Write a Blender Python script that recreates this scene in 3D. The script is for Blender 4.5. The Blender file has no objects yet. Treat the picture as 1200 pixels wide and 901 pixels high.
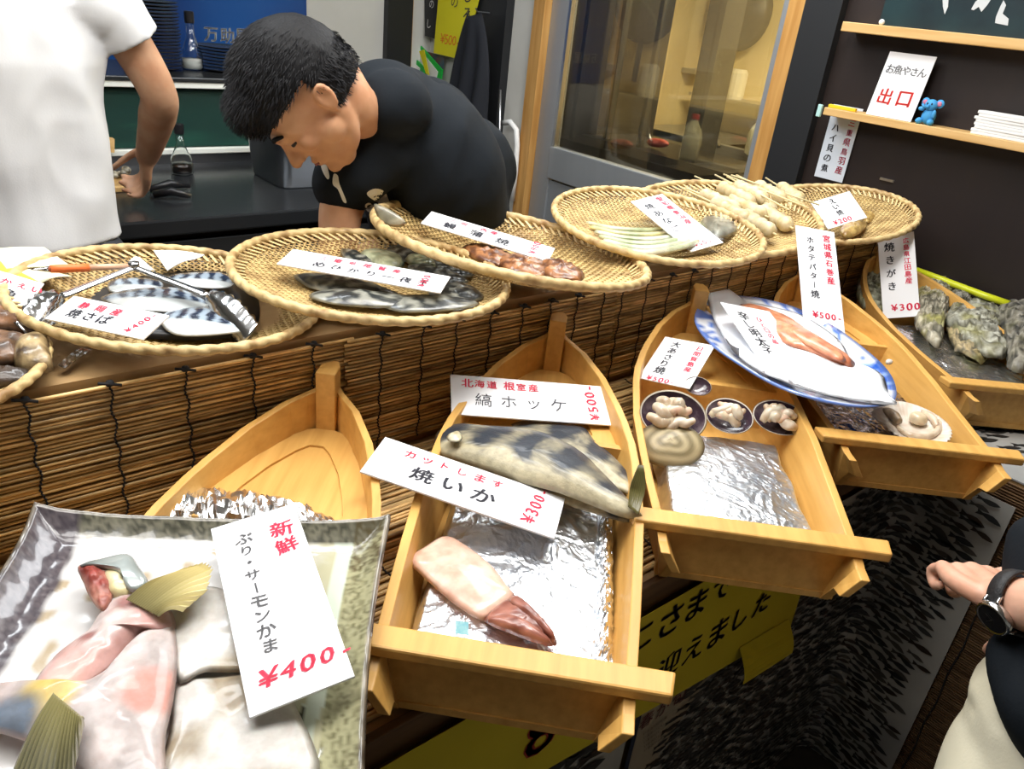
import bpy, bmesh, math, random
import numpy as np
from mathutils import Vector, Matrix, noise
random.seed(7)
PI = math.pi
# ---------------------------------------------------------------- camera
F_PX, CX, CY, CAM_Z = 906.0, 600.0, 450.5, 1.40
_n = np.array([-213, 1829.5, F_PX]); _n /= np.linalg.norm(_n)
_a = np.array([1150.0, -315.5, F_PX]); _a -= _n*(_a@_n); _a /= np.linalg.norm(_a)
ROT = np.array([_a, np.cross(-_n, _a), -_n])
CAM = np.array([0, 0, CAM_Z])
cam = bpy.data.cameras.new('camera'); cam_ob = bpy.data.objects.new('camera', cam)
bpy.context.scene.collection.objects.link(cam_ob); bpy.context.scene.camera = cam_ob
cam.sensor_width = 36; cam.lens = 36*F_PX/1200; cam.clip_start = .01
m4 = Matrix.Identity(4)
for i in range(3):
    m4[i][0], m4[i][1], m4[i][2] = ROT[i, 0], -ROT[i, 1], -ROT[i, 2]
m4[2][3] = CAM_Z
cam_ob.matrix_world = m4
def ray(px, py): return ROT@np.array([px-CX, py-CY, F_PX])/F_PX
def W(px, py, z):                       # point at height z
    d = ray(px, py); return Vector(CAM+d*(z-CAM_Z)/d[2])
def WX(px, py, x):
    d = ray(px, py); return Vector(CAM+d*x/d[0])
def WY(px, py, y):
    d = ray(px, py); return Vector(CAM+d*y/d[1])
def D(px, py, t): return Vector(CAM+ray(px, py)*t)
# ---------------------------------------------------------------- world, lights, exposure
sc = bpy.context.scene
wd = bpy.data.worlds.new('world'); sc.world = wd; wd.use_nodes = True
wd.node_tree.nodes['Background'].inputs[0].default_value = (.8, .85, .9, 1)
wd.node_tree.nodes['Background'].inputs[1].default_value = .06
sc.view_settings.view_transform = 'Standard'; sc.view_settings.look = 'None'
sc.view_settings.gamma = 1; sc.view_settings.exposure = 0.36
def area(name, loc, sx, sy, power, col, target=None):
    l = bpy.data.lights.new(name, 'AREA'); l.shape = 'RECTANGLE'; l.size = sx; l.size_y = sy
    l.energy = power; l.color = col
    o = bpy.data.objects.new(name, l); sc.collection.objects.link(o); o.location = loc
    if target is not None:
        o.rotation_euler = (Vector(target)-Vector(loc)).to_track_quat('-Z', 'Y').to_euler()
    return o
area('counter_key_fill', (1.15, .85, 2.27), 1.3, .3, 22, (1, .98, .94))
area('foil_highlight_fill', (1.95, 1.75, 2.27), .9, .9, 20, (.95, .98, 1))  # added so the boat foil reflects a highlight
area('counter_key_fill', (.2, 1.15, 2.27), 1.2, .3, 8, (1, .98, .95))  # added fill, set back behind the front boats
area('counter_key_fill', (-.05, .78, 2.27), 1.3, .3, 11, (1, .98, .95))  # added fill to brighten the left bamboo blinds
area('kitchen_light', (.2, 1.9, 2.27), 1.3, .25, 14, (.93, .97, 1))
area('back_room_light', (3.6, 1.9, 2.1), .8, .4, 60, (1, .84, .50))
# ---------------------------------------------------------------- helpers
C = sc.collection
class MB:
    def __init__(s): s.v = []; s.f = []; s.c = None
    def add(s, vs, fs):
        o = len(s.v); s.v += [tuple(v) for v in vs]; s.f += [tuple(i+o for i in f) for f in fs]; return s
    def box(s, c, d, R=None):
        x, y, z = [q/2 for q in d]; c = Vector(c)
        vs = [Vector((i*x, j*y, k*z)) for k in (-1, 1) for j in (-1, 1) for i in (-1, 1)]
        if R is not None: vs = [R@v for v in vs]
        return s.hexa([v+c for v in vs])
    def hexa(s, vs):    # order: k j i
        return s.add(vs, [(0, 2, 3, 1), (4, 5, 7, 6), (0, 1, 5, 4), (2, 6, 7, 3), (0, 4, 6, 2), (1, 3, 7, 5)])
    def bb(s, a, b): return s.box([(a[i]+b[i])/2 for i in range(3)], [abs(b[i]-a[i]) for i in range(3)])
    def tube(s, pts, r, seg=8, sx=1, sy=1, closed=False, up=None):
        pts = [Vector(p) for p in pts]; n = len(pts)
        rs = r if isinstance(r, (list, tuple)) else [r]*n
        o = len(s.v); pu = Vector(up) if up is not None else None
        for i, p in enumerate(pts):
            if closed: t = pts[(i+1) % n]-pts[i-1]
            else: t = pts[min(i+1, n-1)]-pts[max(i-1, 0)]
            if t.length < 1e-9: t = Vector((0, 0, 1))
            t.normalize()
            if pu is None: pu = Vector((0, 0, 1)) if abs(t.z) < .9 else Vector((1, 0, 0))
            a = pu.cross(t)
            if a.length < 1e-6: a = Vector((1, .3, .2)).cross(t)
            a.normalize(); b = t.cross(a); pu = b if up is None else pu
            for k in range(seg):
                w = 2*PI*k/seg
                s.v.append(tuple(p+a*(math.cos(w)*rs[i]*sx)+b*(math.sin(w)*rs[i]*sy)))
        m = n if closed else n-1
        for i in range(m):
            for k in range(seg):
                a0 = o+i*seg; b0 = o+((i+1) % n)*seg; k2 = (k+1) % seg
                s.f.append((a0+k, a0+k2, b0+k2, b0+k))
        if not closed:
            s.f.append(tuple(o+k for k in reversed(range(seg)))); s.f.append(tuple(o+(n-1)*seg+k for k in range(seg)))
        return s
    def lathe(s, prof, c=(0, 0, 0), seg=24, R=None):
        o = len(s.v); c = Vector(c)
        for r, z in prof:
            for k in range(seg):
                w = 2*PI*k/seg; v = Vector((r*math.cos(w), r*math.sin(w), z))
                if R is not None: v = R@v
                s.v.append(tuple(v+c))
        for i in range(len(prof)-1):
            for k in range(seg):
                k2 = (k+1) % seg
                s.f.append((o+i*seg+k, o+i*seg+k2, o+(i+1)*seg+k2, o+(i+1)*seg+k))
        s.f.append(tuple(o+k for k in reversed(range(seg)))); s.f.append(tuple(o+(len(prof)-1)*seg+k for k in range(seg)))
        return s
    def ell(s, c, r, R=None, seg=16):
        rr = r if isinstance(r, (list, tuple)) else (r, r, r)
        prof = [(max(1e-4, math.sin(PI*i/(seg//2))), -math.cos(PI*i/(seg//2))) for i in range(seg//2+1)]
        M = Matrix.Diagonal(Vector(rr))
        if R is not None: M = R@M
        return s.lathe(prof, c, seg, M)
    def grid(s, fn, nu, nv):
        o = len(s.v)
        for j in range(nv+1):
            for i in range(nu+1): s.v.append(tuple(fn(i/nu, j/nv)))
        for j in range(nv):
            for i in range(nu):
                a = o+j*(nu+1)+i; s.f.append((a, a+1, a+nu+2, a+nu+1))
        return s
    def prism(s, poly, z0, z1, M=None):
        n = len(poly); f0 = z0 if callable(z0) else (lambda x, y: z0); f1 = z1 if callable(z1) else (lambda x, y: z1)
        vs = [Vector((x, y, f0(x, y))) for x, y in poly]+[Vector((x, y, f1(x, y))) for x, y in poly]
        if M is not None: vs = [M@v for v in vs]
        a = sum(poly[i][0]*poly[(i+1) % n][1]-poly[(i+1) % n][0]*poly[i][1] for i in range(n))
        fs = [tuple(reversed(range(n))), tuple(range(n, 2*n))]+[(i, (i+1) % n, n+(i+1) % n, n+i) for i in range(n)]
        if a < 0: fs = [tuple(reversed(f)) for f in fs]
        return s.add(vs, fs)
def obj(name, mb, m, parent=None, smooth=False, bevel=0, solid=0, subs=0):
    me = bpy.data.meshes.new(name); me.from_pydata(mb.v, [], mb.f)
    if smooth: me.polygons.foreach_set('use_smooth', [True]*len(me.polygons))
    me.update()
    if m is not None: me.materials.append(m)
    if mb.c:
        at = me.color_attributes.new('Col', 'FLOAT_COLOR', 'POINT')
        at.data.foreach_set('color', [q for col in mb.c for q in (*col, 1)])
    o = bpy.data.objects.new(name, me); C.objects.link(o)
    if parent is not None: o.parent = parent
    if solid:
        md = o.modifiers.new('s', 'SOLIDIFY'); md.thickness = solid; md.offset = 0
    if bevel:
        md = o.modifiers.new('b', 'BEVEL'); md.width = bevel; md.segments = 2; md.limit_method = 'ANGLE'
    if subs:
        md = o.modifiers.new('u', 'SUBSURF'); md.levels = subs; md.render_levels = subs
    return o
def thing(name, label, cat, M=None, group=None):
    o = bpy.data.objects.new(name, None); C.objects.link(o); o.empty_display_size = .05
    if M is not None: o.matrix_world = M if isinstance(M, Matrix) else Matrix.Translation(Vector(M))
    o['label'] = label; o['category'] = cat
    if group: o['group'] = group
    return o
def tag(o, label, cat, group=None, kind=None):
    o['label'] = label; o['category'] = cat
    if group: o['group'] = group
    if kind: o['kind'] = kind
    return o
def struct(name, mb, m, parent=None, **k):
    o = obj(name, mb, m, parent, **k); o['kind'] = 'structure'; return o
def dup(root, M=None, label=None, group=None):
    r = root.copy(); C.objects.link(r)
    if M is not None: r.matrix_world = M
    if label: r['label'] = label
    if group: r['group'] = group
    for ch in list(root.children):
        c = ch.copy(); C.objects.link(c); c.parent = r
        for g in list(ch.children):
            d = g.copy(); C.objects.link(d); d.parent = c
    return r
def localise(o, origin):                # move a one-mesh thing's origin to its base
    o.data.transform(Matrix.Translation(-Vector(origin))); o.location = origin
def frame(o, u, v, w=None):             # matrix with origin o and axes u, v
    u = Vector(u).normalized(); w = u.cross(Vector(v)).normalized(); v = w.cross(u)
    M = Matrix.Identity(4)
    for i in range(3): M[i][0], M[i][1], M[i][2], M[i][3] = u[i], v[i], w[i], o[i]
    return M
def RZ(a): return Matrix.Rotation(a, 3, 'Z')
def RX(a): return Matrix.Rotation(a, 3, 'X')
def RY(a): return Matrix.Rotation(a, 3, 'Y')
# ---------------------------------------------------------------- materials
MATS = {}
def mat(name, col=(.8, .8, .8), rough=.5, metal=0, col2=None, scale=8, stretch=(1, 1, 1), detail=4, lo=.35, hi=.65,
        bump=0, bscale=None, vcol=False, sss=0, rnd=0, trans=0, emit=0, coat=0, alpha=1, bstretch=None, ior=1.45, spec=.5):
    if name in MATS: return MATS[name]
    m = bpy.data.materials.new(name); MATS[name] = m; m.use_nodes = True
    nt = m.node_tree; N = nt.nodes; L = nt.links; b = N['Principled BSDF']
    I = b.inputs
    I['Roughness'].default_value = rough; I['Metallic'].default_value = metal; I['IOR'].default_value = ior
    I['Base Color'].default_value = (*col, 1); I['Specular IOR Level'].default_value = spec
    I['Transmission Weight'].default_value = trans; I['Coat Weight'].default_value = coat; I['Coat Roughness'].default_value = .06
    I['Alpha'].default_value = alpha
    if sss:
        I['Subsurface Weight'].default_value = sss; I['Subsurface Radius'].default_value = (.02, .008, .005); I['Subsurface Scale'].default_value = .5
    if emit:
        I['Emission Color'].default_value = (*col, 1); I['Emission Strength'].default_value = emit
    tc = N.new('ShaderNodeTexCoord')
    def nz(sca, st):
        mp = N.new('ShaderNodeMapping'); mp.inputs['Scale'].default_value = st; L.new(tc.outputs['Object'], mp.inputs['Vector'])
        n = N.new('ShaderNodeTexNoise'); n.inputs['Scale'].default_value = sca; n.inputs['Detail'].default_value = detail
        src = mp.outputs[0]
        if rnd:
            oi = N.new('ShaderNodeObjectInfo'); va = N.new('ShaderNodeVectorMath'); va.operation = 'SCALE'; va.inputs[0].default_value = (31, 17, 23)
            L.new(oi.outputs['Random'], va.inputs['Scale']); ad = N.new('ShaderNodeVectorMath'); L.new(src, ad.inputs[0]); L.new(va.outputs[0], ad.inputs[1]); src = ad.outputs[0]
        L.new(src, n.inputs['Vector']); return n
    out = None
    if vcol:
        a = N.new('ShaderNodeAttribute'); a.attribute_name = 'Col'; out = a.outputs['Color']
    if col2 is not None:
        n = nz(scale, stretch); r = N.new('ShaderNodeMapRange'); r.inputs[1].default_value = lo; r.inputs[2].default_value = hi
        L.new(n.outputs[0], r.inputs[0]); mx = N.new('ShaderNodeMix'); mx.data_type = 'RGBA'
        mx.inputs[6].default_value = (*col, 1); mx.inputs[7].default_value = (*col2, 1)
        if vcol:
            mx.blend_type = 'MULTIPLY'; L.new(out, mx.inputs[6])
        L.new(r.outputs[0], mx.inputs[0]); out = mx.outputs[2]
    if rnd:
        oi = N.new('ShaderNodeObjectInfo'); hs = N.new('ShaderNodeHueSaturation'); mr = N.new('ShaderNodeMapRange')
        mr.inputs[3].default_value = 1-rnd; mr.inputs[4].default_value = 1+rnd; L.new(oi.outputs['Random'], mr.inputs[0]); L.new(mr.outputs[0], hs.inputs['Value'])
        if out: L.new(out, hs.inputs['Color'])
        else: hs.inputs['Color'].default_value = (*col, 1)
        out = hs.outputs[0]
    if out: L.new(out, I['Base Color'])
    if bump:
        n = nz(bscale or scale, bstretch or stretch); bp = N.new('ShaderNodeBump'); bp.inputs['Strength'].default_value = bump; bp.inputs['Distance'].default_value = .002
        L.new(n.outputs[0], bp.inputs['Height']); L.new(bp.outputs[0], I['Normal'])
    return m
wood = mat('boat_wood', (.74, .43, .12), .42, col2=(.58, .30, .07), scale=14, stretch=(.35, 5, 5), lo=.3, hi=.8, bump=.06, bscale=60, rnd=.05)
wood_dark = mat('stained_board', (.16, .085, .035), .55, col2=(.10, .05, .02), scale=10, stretch=(.3, 5, 5), bump=.1)
pine = mat('pine_post', (.60, .33, .10), .5, col2=(.44, .21, .05), scale=9, stretch=(5, 5, .35), bump=.06, rnd=.04)
pale_wood = mat('pale_shelf_wood', (.72, .47, .20), .5, col2=(.60, .36, .13), scale=9, stretch=(5, .4, 5), bump=.05)
straw = mat('woven_straw', (.60, .43, .18), .55, col2=(.26, .15, .05), scale=24, lo=.40, hi=.70, bump=.3, bscale=120, rnd=.06)
straw_rim = mat('basket_rim_cane', (.66, .49, .23), .5, col2=(.30, .17, .06), scale=30, lo=.46, hi=.70, bump=.3, bscale=150)
slat_m = mat('bamboo_slat', (.74, .50, .21), .36, col2=(.22, .11, .03), scale=13, stretch=(1, .05, .05), lo=.46, hi=.70, rnd=.42, bump=.1, bscale=80)
black_cord = mat('black_cord', (.012, .012, .014), .8)
foil = mat('aluminium_foil', (.90, .92, .95), .30, 1, bump=.7, bscale=70, scale=70, col2=(.74, .79, .86))
foil_dim = mat('crumpled_foil', (.88, .89, .90), .26, 1)
card = mat('white_card', (.86, .87, .90), .45)
paper = mat('white_paper', (.84, .84, .83), .6)
pink = mat('pink_marker', (.85, .035, .10), .5)
red = mat('red_marker', (.72, .03, .02), .5)
ink = mat('black_ink', (.035, .035, .05), .5)
dark_red = mat('dark_red_ink', (.33, .03, .015), .5)
orange = mat('orange_marker', (.85, .22, .02), .5)
white_p = mat('white_paint', (.85, .85, .83), .5)
steel = mat('stainless_steel', (.55, .56, .58), .28, 1, bump=.05, bscale=40)
brushed = mat('brushed_aluminium', (.42, .44, .46), .45, .6, col2=(.36, .38, .40), scale=5, stretch=(1, 1, .1))
dark_steel = mat('dark_stainless', (.06, .065, .07), .25, .7)
black_pl = mat('black_plastic', (.010, .010, .012), .35)
film = mat('plastic_film', (.9, .92, .93), .06, trans=1, ior=1.1, alpha=.16)
glass = mat('clear_glass', (.95, .97, .96), .02, trans=1, ior=1.45)
flesh = mat('wet_flesh', vcol=True, rough=.32, sss=.15, coat=.35, bump=.25, bscale=60, scale=60, col2=(.78, .74, .72))
dryflesh = mat('dried_flesh', vcol=True, rough=.4, coat=.4, bump=.8, bscale=90, scale=45, col2=(.35, .28, .2), lo=.4, hi=.75)
# ---------------------------------------------------------------- lettering
_G = {}
def glyph(ch):
    if ch in _G: return _G[ch]
    cu = bpy.data.curves.new('g', 'FONT'); cu.body = ch; cu.resolution_u = 2; cu.fill_mode = 'FRONT'
    o = bpy.data.objects.new('g', cu); C.objects.link(o)
    dg = bpy.context.evaluated_depsgraph_get(); me = o.evaluated_get(dg).to_mesh()
    vs = [tuple(v.co) for v in me.vertices]; fs = [tuple(p.vertices) for p in me.polygons]
    bpy.data.objects.remove(o); bpy.data.curves.remove(cu)
    xs = [v[0] for v in vs] or [0]; ys = [v[1] for v in vs] or [0]
    _G[ch] = (vs, fs, max(xs)-min(xs), (min(xs)+max(xs))/2, (min(ys)+max(ys))/2, max(ys)-min(ys)); return _G[ch]
def write(parent, text, x, y, size, m, z=.0006, vertical=False, rot=0, gap=1.12, fn=None, bold=0, name='lettering', shear=.0, jit=1):
    """lettering lying in the parent's local xy plane, first glyph centred at x, y"""
    mb = MB(); rs = random.Random(hash(text) % 999 if False else len(text)*7+int(x*9999) % 97)
    ca, sa = math.cos(rot), math.sin(rot); px = 0
    for i, ch in enumerate(text):
        if ch == ' ': px += size*.5; continue
        vs, fs, w, mx, my, h = glyph(ch); bold = bold or (1 if size < .032 else 0)
        g = rs.uniform(-.10, .10)*jit; sc_ = size*rs.uniform(.9, 1.12) if jit else size
        narrow = ch in '0123456789¥-()'
        cg, sg = math.cos(g), math.sin(g)
        if vertical and ch == 'ー': cg, sg = 0, -1
        for rep in range(1+2*bold):
            off = [(0, 0), (bold*.03, .01), (-bold*.02, -.015)][rep] if bold else (0, 0)
            out = []
            for v in vs:
                a = (v[0]-mx+off[0])*sc_*(1.12 if narrow else 1); b = (v[1]-(my if not narrow and ch not in '-ー・っッ' else .36)+off[1])*sc_
                a += shear*b; a, b = a*cg-b*sg, a*sg+b*cg
                if vertical: b -= px
                else: a += px
                a, b = a*ca-b*sa, a*sa+b*ca
                p = Vector((x+a, y+b, z))
                out.append(fn(p) if fn else p)
            mb.add(out, fs)
        px += size*gap*(.62 if narrow else 1)
    return obj(name, mb, m, parent)
# ---------------------------------------------------------------- outlines
def spline(pts, n=5):
    out = []; k = len(pts)
    for i in range(k):
        p0, p1, p2, p3 = [Vector(pts[(i+j) % k]) for j in (-1, 0, 1, 2)]
        for j in range(n):
            t = j/n
            out.append(.5*((2*p1)+(p2-p0)*t+(2*p0-5*p1+4*p2-p3)*t*t+(3*p1-p0-3*p2+p3)*t**3))
    return out
def pillow(pts, H, nr=7, centre=None, power=.5, col=None, bottom=True, rough=0, rs=30, n=5, zf=None, nrm=Vector((0, 0, 1)), seed=0, sharp=False):
    """a rounded slab over an outline: pts are 3-D points round its edge"""
    mb = MB(); mb.c = [] if col else None
    ol = [Vector(p) for p in pts] if sharp else spline(pts, n)
    k = len(ol); c = Vector(centre) if centre is not None else sum(ol, Vector())/k
    span = max((p-c).length for p in ol)
    for r in range(nr+1):
        s = 1-r/nr
        if r == nr: s = .02
        h = H*(1-s**2.2)**power
        for p in ol:
            q = c+(p-c)*s; d = h
            if rough: d += rough*(noise.noise(q*rs+Vector((seed, 0, 0)))+.5*noise.noise(q*rs*2.3))*(.4+.6*(1-s))
            if zf: d += zf(q, s)
            q = q+nrm*d; mb.v.append(tuple(q))
            if col: mb.c.append(col(q, s))
    for r in range(nr):
        for i in range(k):
            j = (i+1) % k; mb.f.append((r*k+i, r*k+j, (r+1)*k+j, (r+1)*k+i))
    mb.f.append(tuple(nr*k+i for i in range(k)))
    if bottom: mb.f.append(tuple(reversed(range(k))))
    return mb
def fixn(o):                            # consistent outward normals
    b = bmesh.new(); b.from_mesh(o.data); bmesh.ops.recalc_face_normals(b, faces=b.faces); b.to_mesh(o.data); b.free(); return o
def mixc(a, b, t):
    t = max(0, min(1, t)); return tuple(a[i]*(1-t)+b[i]*t for i in range(3))
def px3(l, z):
    return [W(p[0], p[1], z if len(p) < 3 else p[2]) for p in l]
def crumple(fn, nu, nv, amp, sc1, seed=0):
    """a sheet fn(u,v)->Vector displaced upward with sharp folds"""
    mb = MB()
    def g(u, v):
        p = fn(u, v); q = p*sc1+Vector((seed*3.1, 0, seed))
        q = q+Vector((noise.noise(q*.7), noise.noise(q*.7+Vector((9, 0, 0))), 0))*.8
        d = (1-2*abs(noise.noise(q)))*.6+(1-2*abs(noise.noise(q*2.3)))*.35+(1-2*abs(noise.noise(q*5)))*.18
        return p+Vector((0, 0, d*amp))
    return mb.grid(g, nu, nv)
# ================================================================ SETTING
FLOOR, CEIL, TZ, BZ, XW, YF, YB, YK, XR = -.25, 2.35, .685, .912, 1.62, .50, 1.0, 3.6, 2.45
tile = mat('floor_tile', (.10, .09, .085), .35, col2=(.06, .055, .05), scale=5)
wall_white = mat('painted_wall', (.72, .71, .66), .6, col2=(.64, .63, .58), scale=3)
wall_dark = mat('dark_brown_panel', (.022, .014, .012), .5, col2=(.014, .009, .009), scale=6, stretch=(1, 1, .15), bump=.05)
black_paint = mat('black_post_paint', (.015, .016, .018), .5)
cream = mat('cream_wall', (.80, .66, .36), .6, col2=(.70, .55, .28), scale=2.5)
ceil_m = mat('ceiling_paint', (.7, .7, .68), .7)
X0, Y0, X1 = -2.6, -2.6, 4.7
struct('floor', MB().bb((X0, Y0, FLOOR-.05), (X1, YK+.1, FLOOR)), tile)
struct('ceiling', MB().bb((X0, Y0, CEIL), (X1, YK+.1, CEIL+.05)), ceil_m)
struct('wall_back', MB().bb((X0, YK, FLOOR), (XR, YK+.1, CEIL)), wall_white)
struct('wall_left', MB().bb((X0-.1, Y0, FLOOR), (X0, YK+.1, CEIL)), wall_white)
struct('wall_front', MB().bb((X0, Y0-.1, FLOOR), (XR+.06, Y0, CEIL)), wall_white)
struct('wall_right', MB().bb((XR, Y0, FLOOR), (XR+.08, 1.50, CEIL)), wall_dark)
struct('wall_right_corner', MB().bb((XR, 2.79, FLOOR), (XR+.08, YK, CEIL)), wall_white)
struct('trim_1', MB().bb((XR-.035, 1.375, BZ-.3), (XR, 1.50, CEIL)), black_paint)
struct('trim_2', MB().bb((XR-.03, 1.50, FLOOR), (XR+.08, 1.56, CEIL)), pine)
struct('trim_3', MB().bb((XR-.03, 2.72, FLOOR), (XR+.08, 2.79, CEIL)), pine)
struct('trim_4', MB().bb((XR-.045, 2.955, FLOOR), (XR, 3.20, CEIL)), black_paint)
struct('trim_5', MB().bb((2.17, YK-.04, FLOOR), (2.31, YK, CEIL)), black_paint)
struct('trim_6', MB().bb((2.312, YK-.02, FLOOR), (2.325, YK, CEIL)), pine)
# sliding aluminium door with a big pane
door = thing('door_1', 'x', 'door', (XR+.03, 1.56, FLOOR)); del door['label']; del door['category']; door['kind'] = 'structure'
def dl(a, b): return MB().bb((a[0]-XR-.03, a[1]-1.56, a[2]-FLOOR), (b[0]-XR-.03, b[1]-1.56, b[2]-FLOOR))
obj('door_stile', dl((XR+.01, 2.612, FLOOR), (XR+.06, 2.72, CEIL)), brushed, door, bevel=.003)
obj('door_stile', dl((XR+.01, 1.56, FLOOR), (XR+.06, 1.605, CEIL)), brushed, door, bevel=.003)
obj('door_rail', dl((XR+.005, 1.56, .70), (XR+.055, 2.62, .84)), brushed, door, bevel=.004)
obj('kick_panel', dl((XR+.02, 1.6, FLOOR), (XR+.045, 2.62, .69)), brushed, door)
obj('door_gasket', dl((XR+.008, 2.598, .84), (XR+.03, 2.612, CEIL)), steel, door)
obj('pane', dl((XR+.03, 1.60, .84), (XR+.036, 2.60, CEIL)), mat('door_glass', (.93, .95, .93), .01, trans=1, ior=1.45, alpha=.8), door)
# the room beyond
struct('wall_beyond', MB().bb((X1, .3, FLOOR), (X1+.1, YK+.1, CEIL)), cream)
struct('wall_beyond_side', MB().bb((XR+.08, .2, FLOOR), (X1, .3, CEIL)), cream)
struct('wall_beyond_back', MB().bb((XR, YK, FLOOR), (X1, YK+.1, CEIL)), cream)
# ---------------------------------------------------------------- tiers
tier_m = mat('tier_board', (.46, .30, .14), .55, col2=(.36, .22, .09), scale=7, stretch=(.3, 4, 4))
base = thing('stepped_counter', 'long stepped wooden display counter dressed with bamboo blinds and posters', 'counter', (.6, .7, FLOOR))
def bl(a, b): return MB().bb([a[i]-(.6, .7, FLOOR)[i] for i in range(3)], [b[i]-(.6, .7, FLOOR)[i] for i in range(3)])
obj('lower_tier', bl((-.7, YF, FLOOR), (XR-.045, YB, TZ-.012)), tier_m, base)
obj('side_tier', bl((XW, -1.6, FLOOR), (XR-.045, YF, TZ-.012)), tier_m, base)
obj('upper_tier', bl((-.7, YB+.004, FLOOR), (XR-.045, 1.36, BZ)), tier_m, base)
obj('edge_board', bl((-.7, YF-.012, TZ-.052), (XW-.012, YF, TZ-.004)), wood_dark, base, bevel=.002)
# ---------------------------------------------------------------- bamboo blinds
def slat_mesh(L, r):
    mb = MB(); mb.tube([(x*L, 0, 0) for x in (0, .33, .66, 1)], r, 6)
    me = bpy.data.meshes.new('slat'); me.from_pydata(mb.v, [], mb.f); me.polygons.foreach_set('use_smooth', [True]*len(me.polygons)); me.materials.append(slat_m); return me
def blind(label, x0, x1, org, plane, n, pitch, r, cords, jit=.0012, seed=1, slope=0):
    """plane 'v' hangs down from org, 'h' lies flat going to -y"""
    rs = random.Random(seed); t = thing('bamboo_blind', label, 'blind', org)
    me = slat_mesh(x1-x0, r)
    for i in range(n):
        o = bpy.data.objects.new('slat', me); C.objects.link(o); o.parent = t
        d = -pitch*i+rs.uniform(-1, 1)*jit*.5
        o.location = (rs.uniform(-.004, .004), rs.uniform(-1, 1)*jit, d) if plane == 'v' else (rs.uniform(-.004, .004), d, rs.uniform(0, 1)*jit)
        o.rotation_euler = ((0, slope+rs.uniform(-1, 1)*.0035/(x1-x0+.3), 0) if plane == 'v' else (0, 0, rs.uniform(-1, 1)*.003))
        s = rs.uniform(.8, 1.12); o.scale = (1, s, s)
    for cx in cords:
        mb = MB(); pts = []
        for i in range(n*2+1):
            d = -pitch*(i/2-.5); w = (r+.0014)*(1 if i % 2 else -.2)
            w = r*1.1+.0008+(.0006 if i % 2 else -.0005); xx = cx+.0022*math.sin(i*.45+cx*9)+(.0008 if i % 2 else -.0008)
            pts.append((xx, -w, d) if plane == 'v' else (xx, d, w))
        mb.tube(pts, .0014, 5); obj('cord', mb, black_cord, t)
        if plane == 'v':
            k = MB(); k.ell((cx, -.006, .006), (.006, .005, .005), seg=8); k.tube([(cx-.014, -.009, .010), (cx, -.009, .006), (cx+.013, -.008, .001)], .0022, 5)
            obj('knot', k, black_cord, t, smooth=True)
    return t
pit = .0062
blind('left bamboo blind hanging behind the empty boat and the glazed plate', 0, .98, (-.42, YB-.006, BZ-.010), 'v', 35, pit, .00255, [.34, .435, .53, .625, .72, .815, .91], seed=3)
blind('middle bamboo blind behind the two front boats, overlapping its left neighbour', 0, .62, (.545, YB-.013, BZ-.012), 'v', 34, pit, .00245, [.06, .14, .21, .285, .36, .43, .5, .575], seed=5, slope=.004)
blind('right bamboo blind behind the plate of cod roe and the scallop boat', 0, 1.31, (1.125, YB-.006, BZ-.010), 'v', 35, pit, .0024, [.06, .135, .21, .285, .36, .435, .51, .585, .66, .74, .83, .92, 1.02, 1.14], seed=8)
blind('bamboo blind spread flat over the lower step under the boats', 0, 2.0, (-.42, YB-.022, TZ-.009), 'h', 68, .0069, .0030, [.3, .5, .7, .88, 1.06, 1.25, 1.45, 1.65, 1.85], seed=11)
# blind on the side return, far too fine to pick apart
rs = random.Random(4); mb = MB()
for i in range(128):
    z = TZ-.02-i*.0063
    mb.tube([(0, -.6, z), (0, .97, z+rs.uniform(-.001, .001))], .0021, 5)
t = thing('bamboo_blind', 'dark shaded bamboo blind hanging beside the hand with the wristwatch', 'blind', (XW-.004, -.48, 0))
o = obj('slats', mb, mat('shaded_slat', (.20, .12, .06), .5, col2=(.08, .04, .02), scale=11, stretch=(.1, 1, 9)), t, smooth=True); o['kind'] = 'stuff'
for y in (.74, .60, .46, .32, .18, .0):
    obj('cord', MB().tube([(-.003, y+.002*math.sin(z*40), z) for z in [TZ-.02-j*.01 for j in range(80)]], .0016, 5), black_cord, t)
blk = mat('poster_sea', (.46, .46, .43), .55, col2=(.26, .265, .265), scale=3.5)
# ---------------------------------------------------------------- posters on the front
def fish_poly(L, bend=0):
    up = [(0, 0), (.08, .055), (.22, .12), (.42, .155), (.6, .12), (.76, .055), (.83, .035), (.93, .12), (1, .15), (.95, 0)]
    pts = up+[(x, -y*.9) for x, y in reversed(up[1:-1])]
    return [((x-.5)*L, y*L*.9+bend*L*((x-.5)**2)) for x, y in pts]
# points along a strip: s runs along the front then round the corner
CR = .045
def front_strip(s, z, off=.004):
    """s = x along the front panel, bending toward the viewer at the side tier"""
    xe = XW-.008-CR
    if s <= xe: return Vector((s, YF-.013-off, z))
    a = min((s-xe)/CR, PI/2)
    p = Vector((xe+math.sin(a)*(CR-off), YF-.013-CR+math.cos(a)*(CR-off), z))
    if (s-xe)/CR > PI/2: p.y -= s-xe-CR*PI/2
    return p
def poster(name, label, s0, s1, z0, z1, m, off, nz=2):
    t = thing(name, label, 'poster', front_strip(s0, z0, off)); o0 = Vector(t.location)
    n = max(4, int((s1-s0)/.02))
    mb = MB().grid(lambda u, v: front_strip(s0+(s1-s0)*u, (z0 if not callable(z0) else z0(u))+((z1(u) if callable(z1) else z1)-z0)*v, off+.0018*math.sin(u*19)*math.sin(v*3+u*5))-o0, n, 8)
    obj('sheet', mb, m, t, solid=.0006)
    return t, o0
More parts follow.
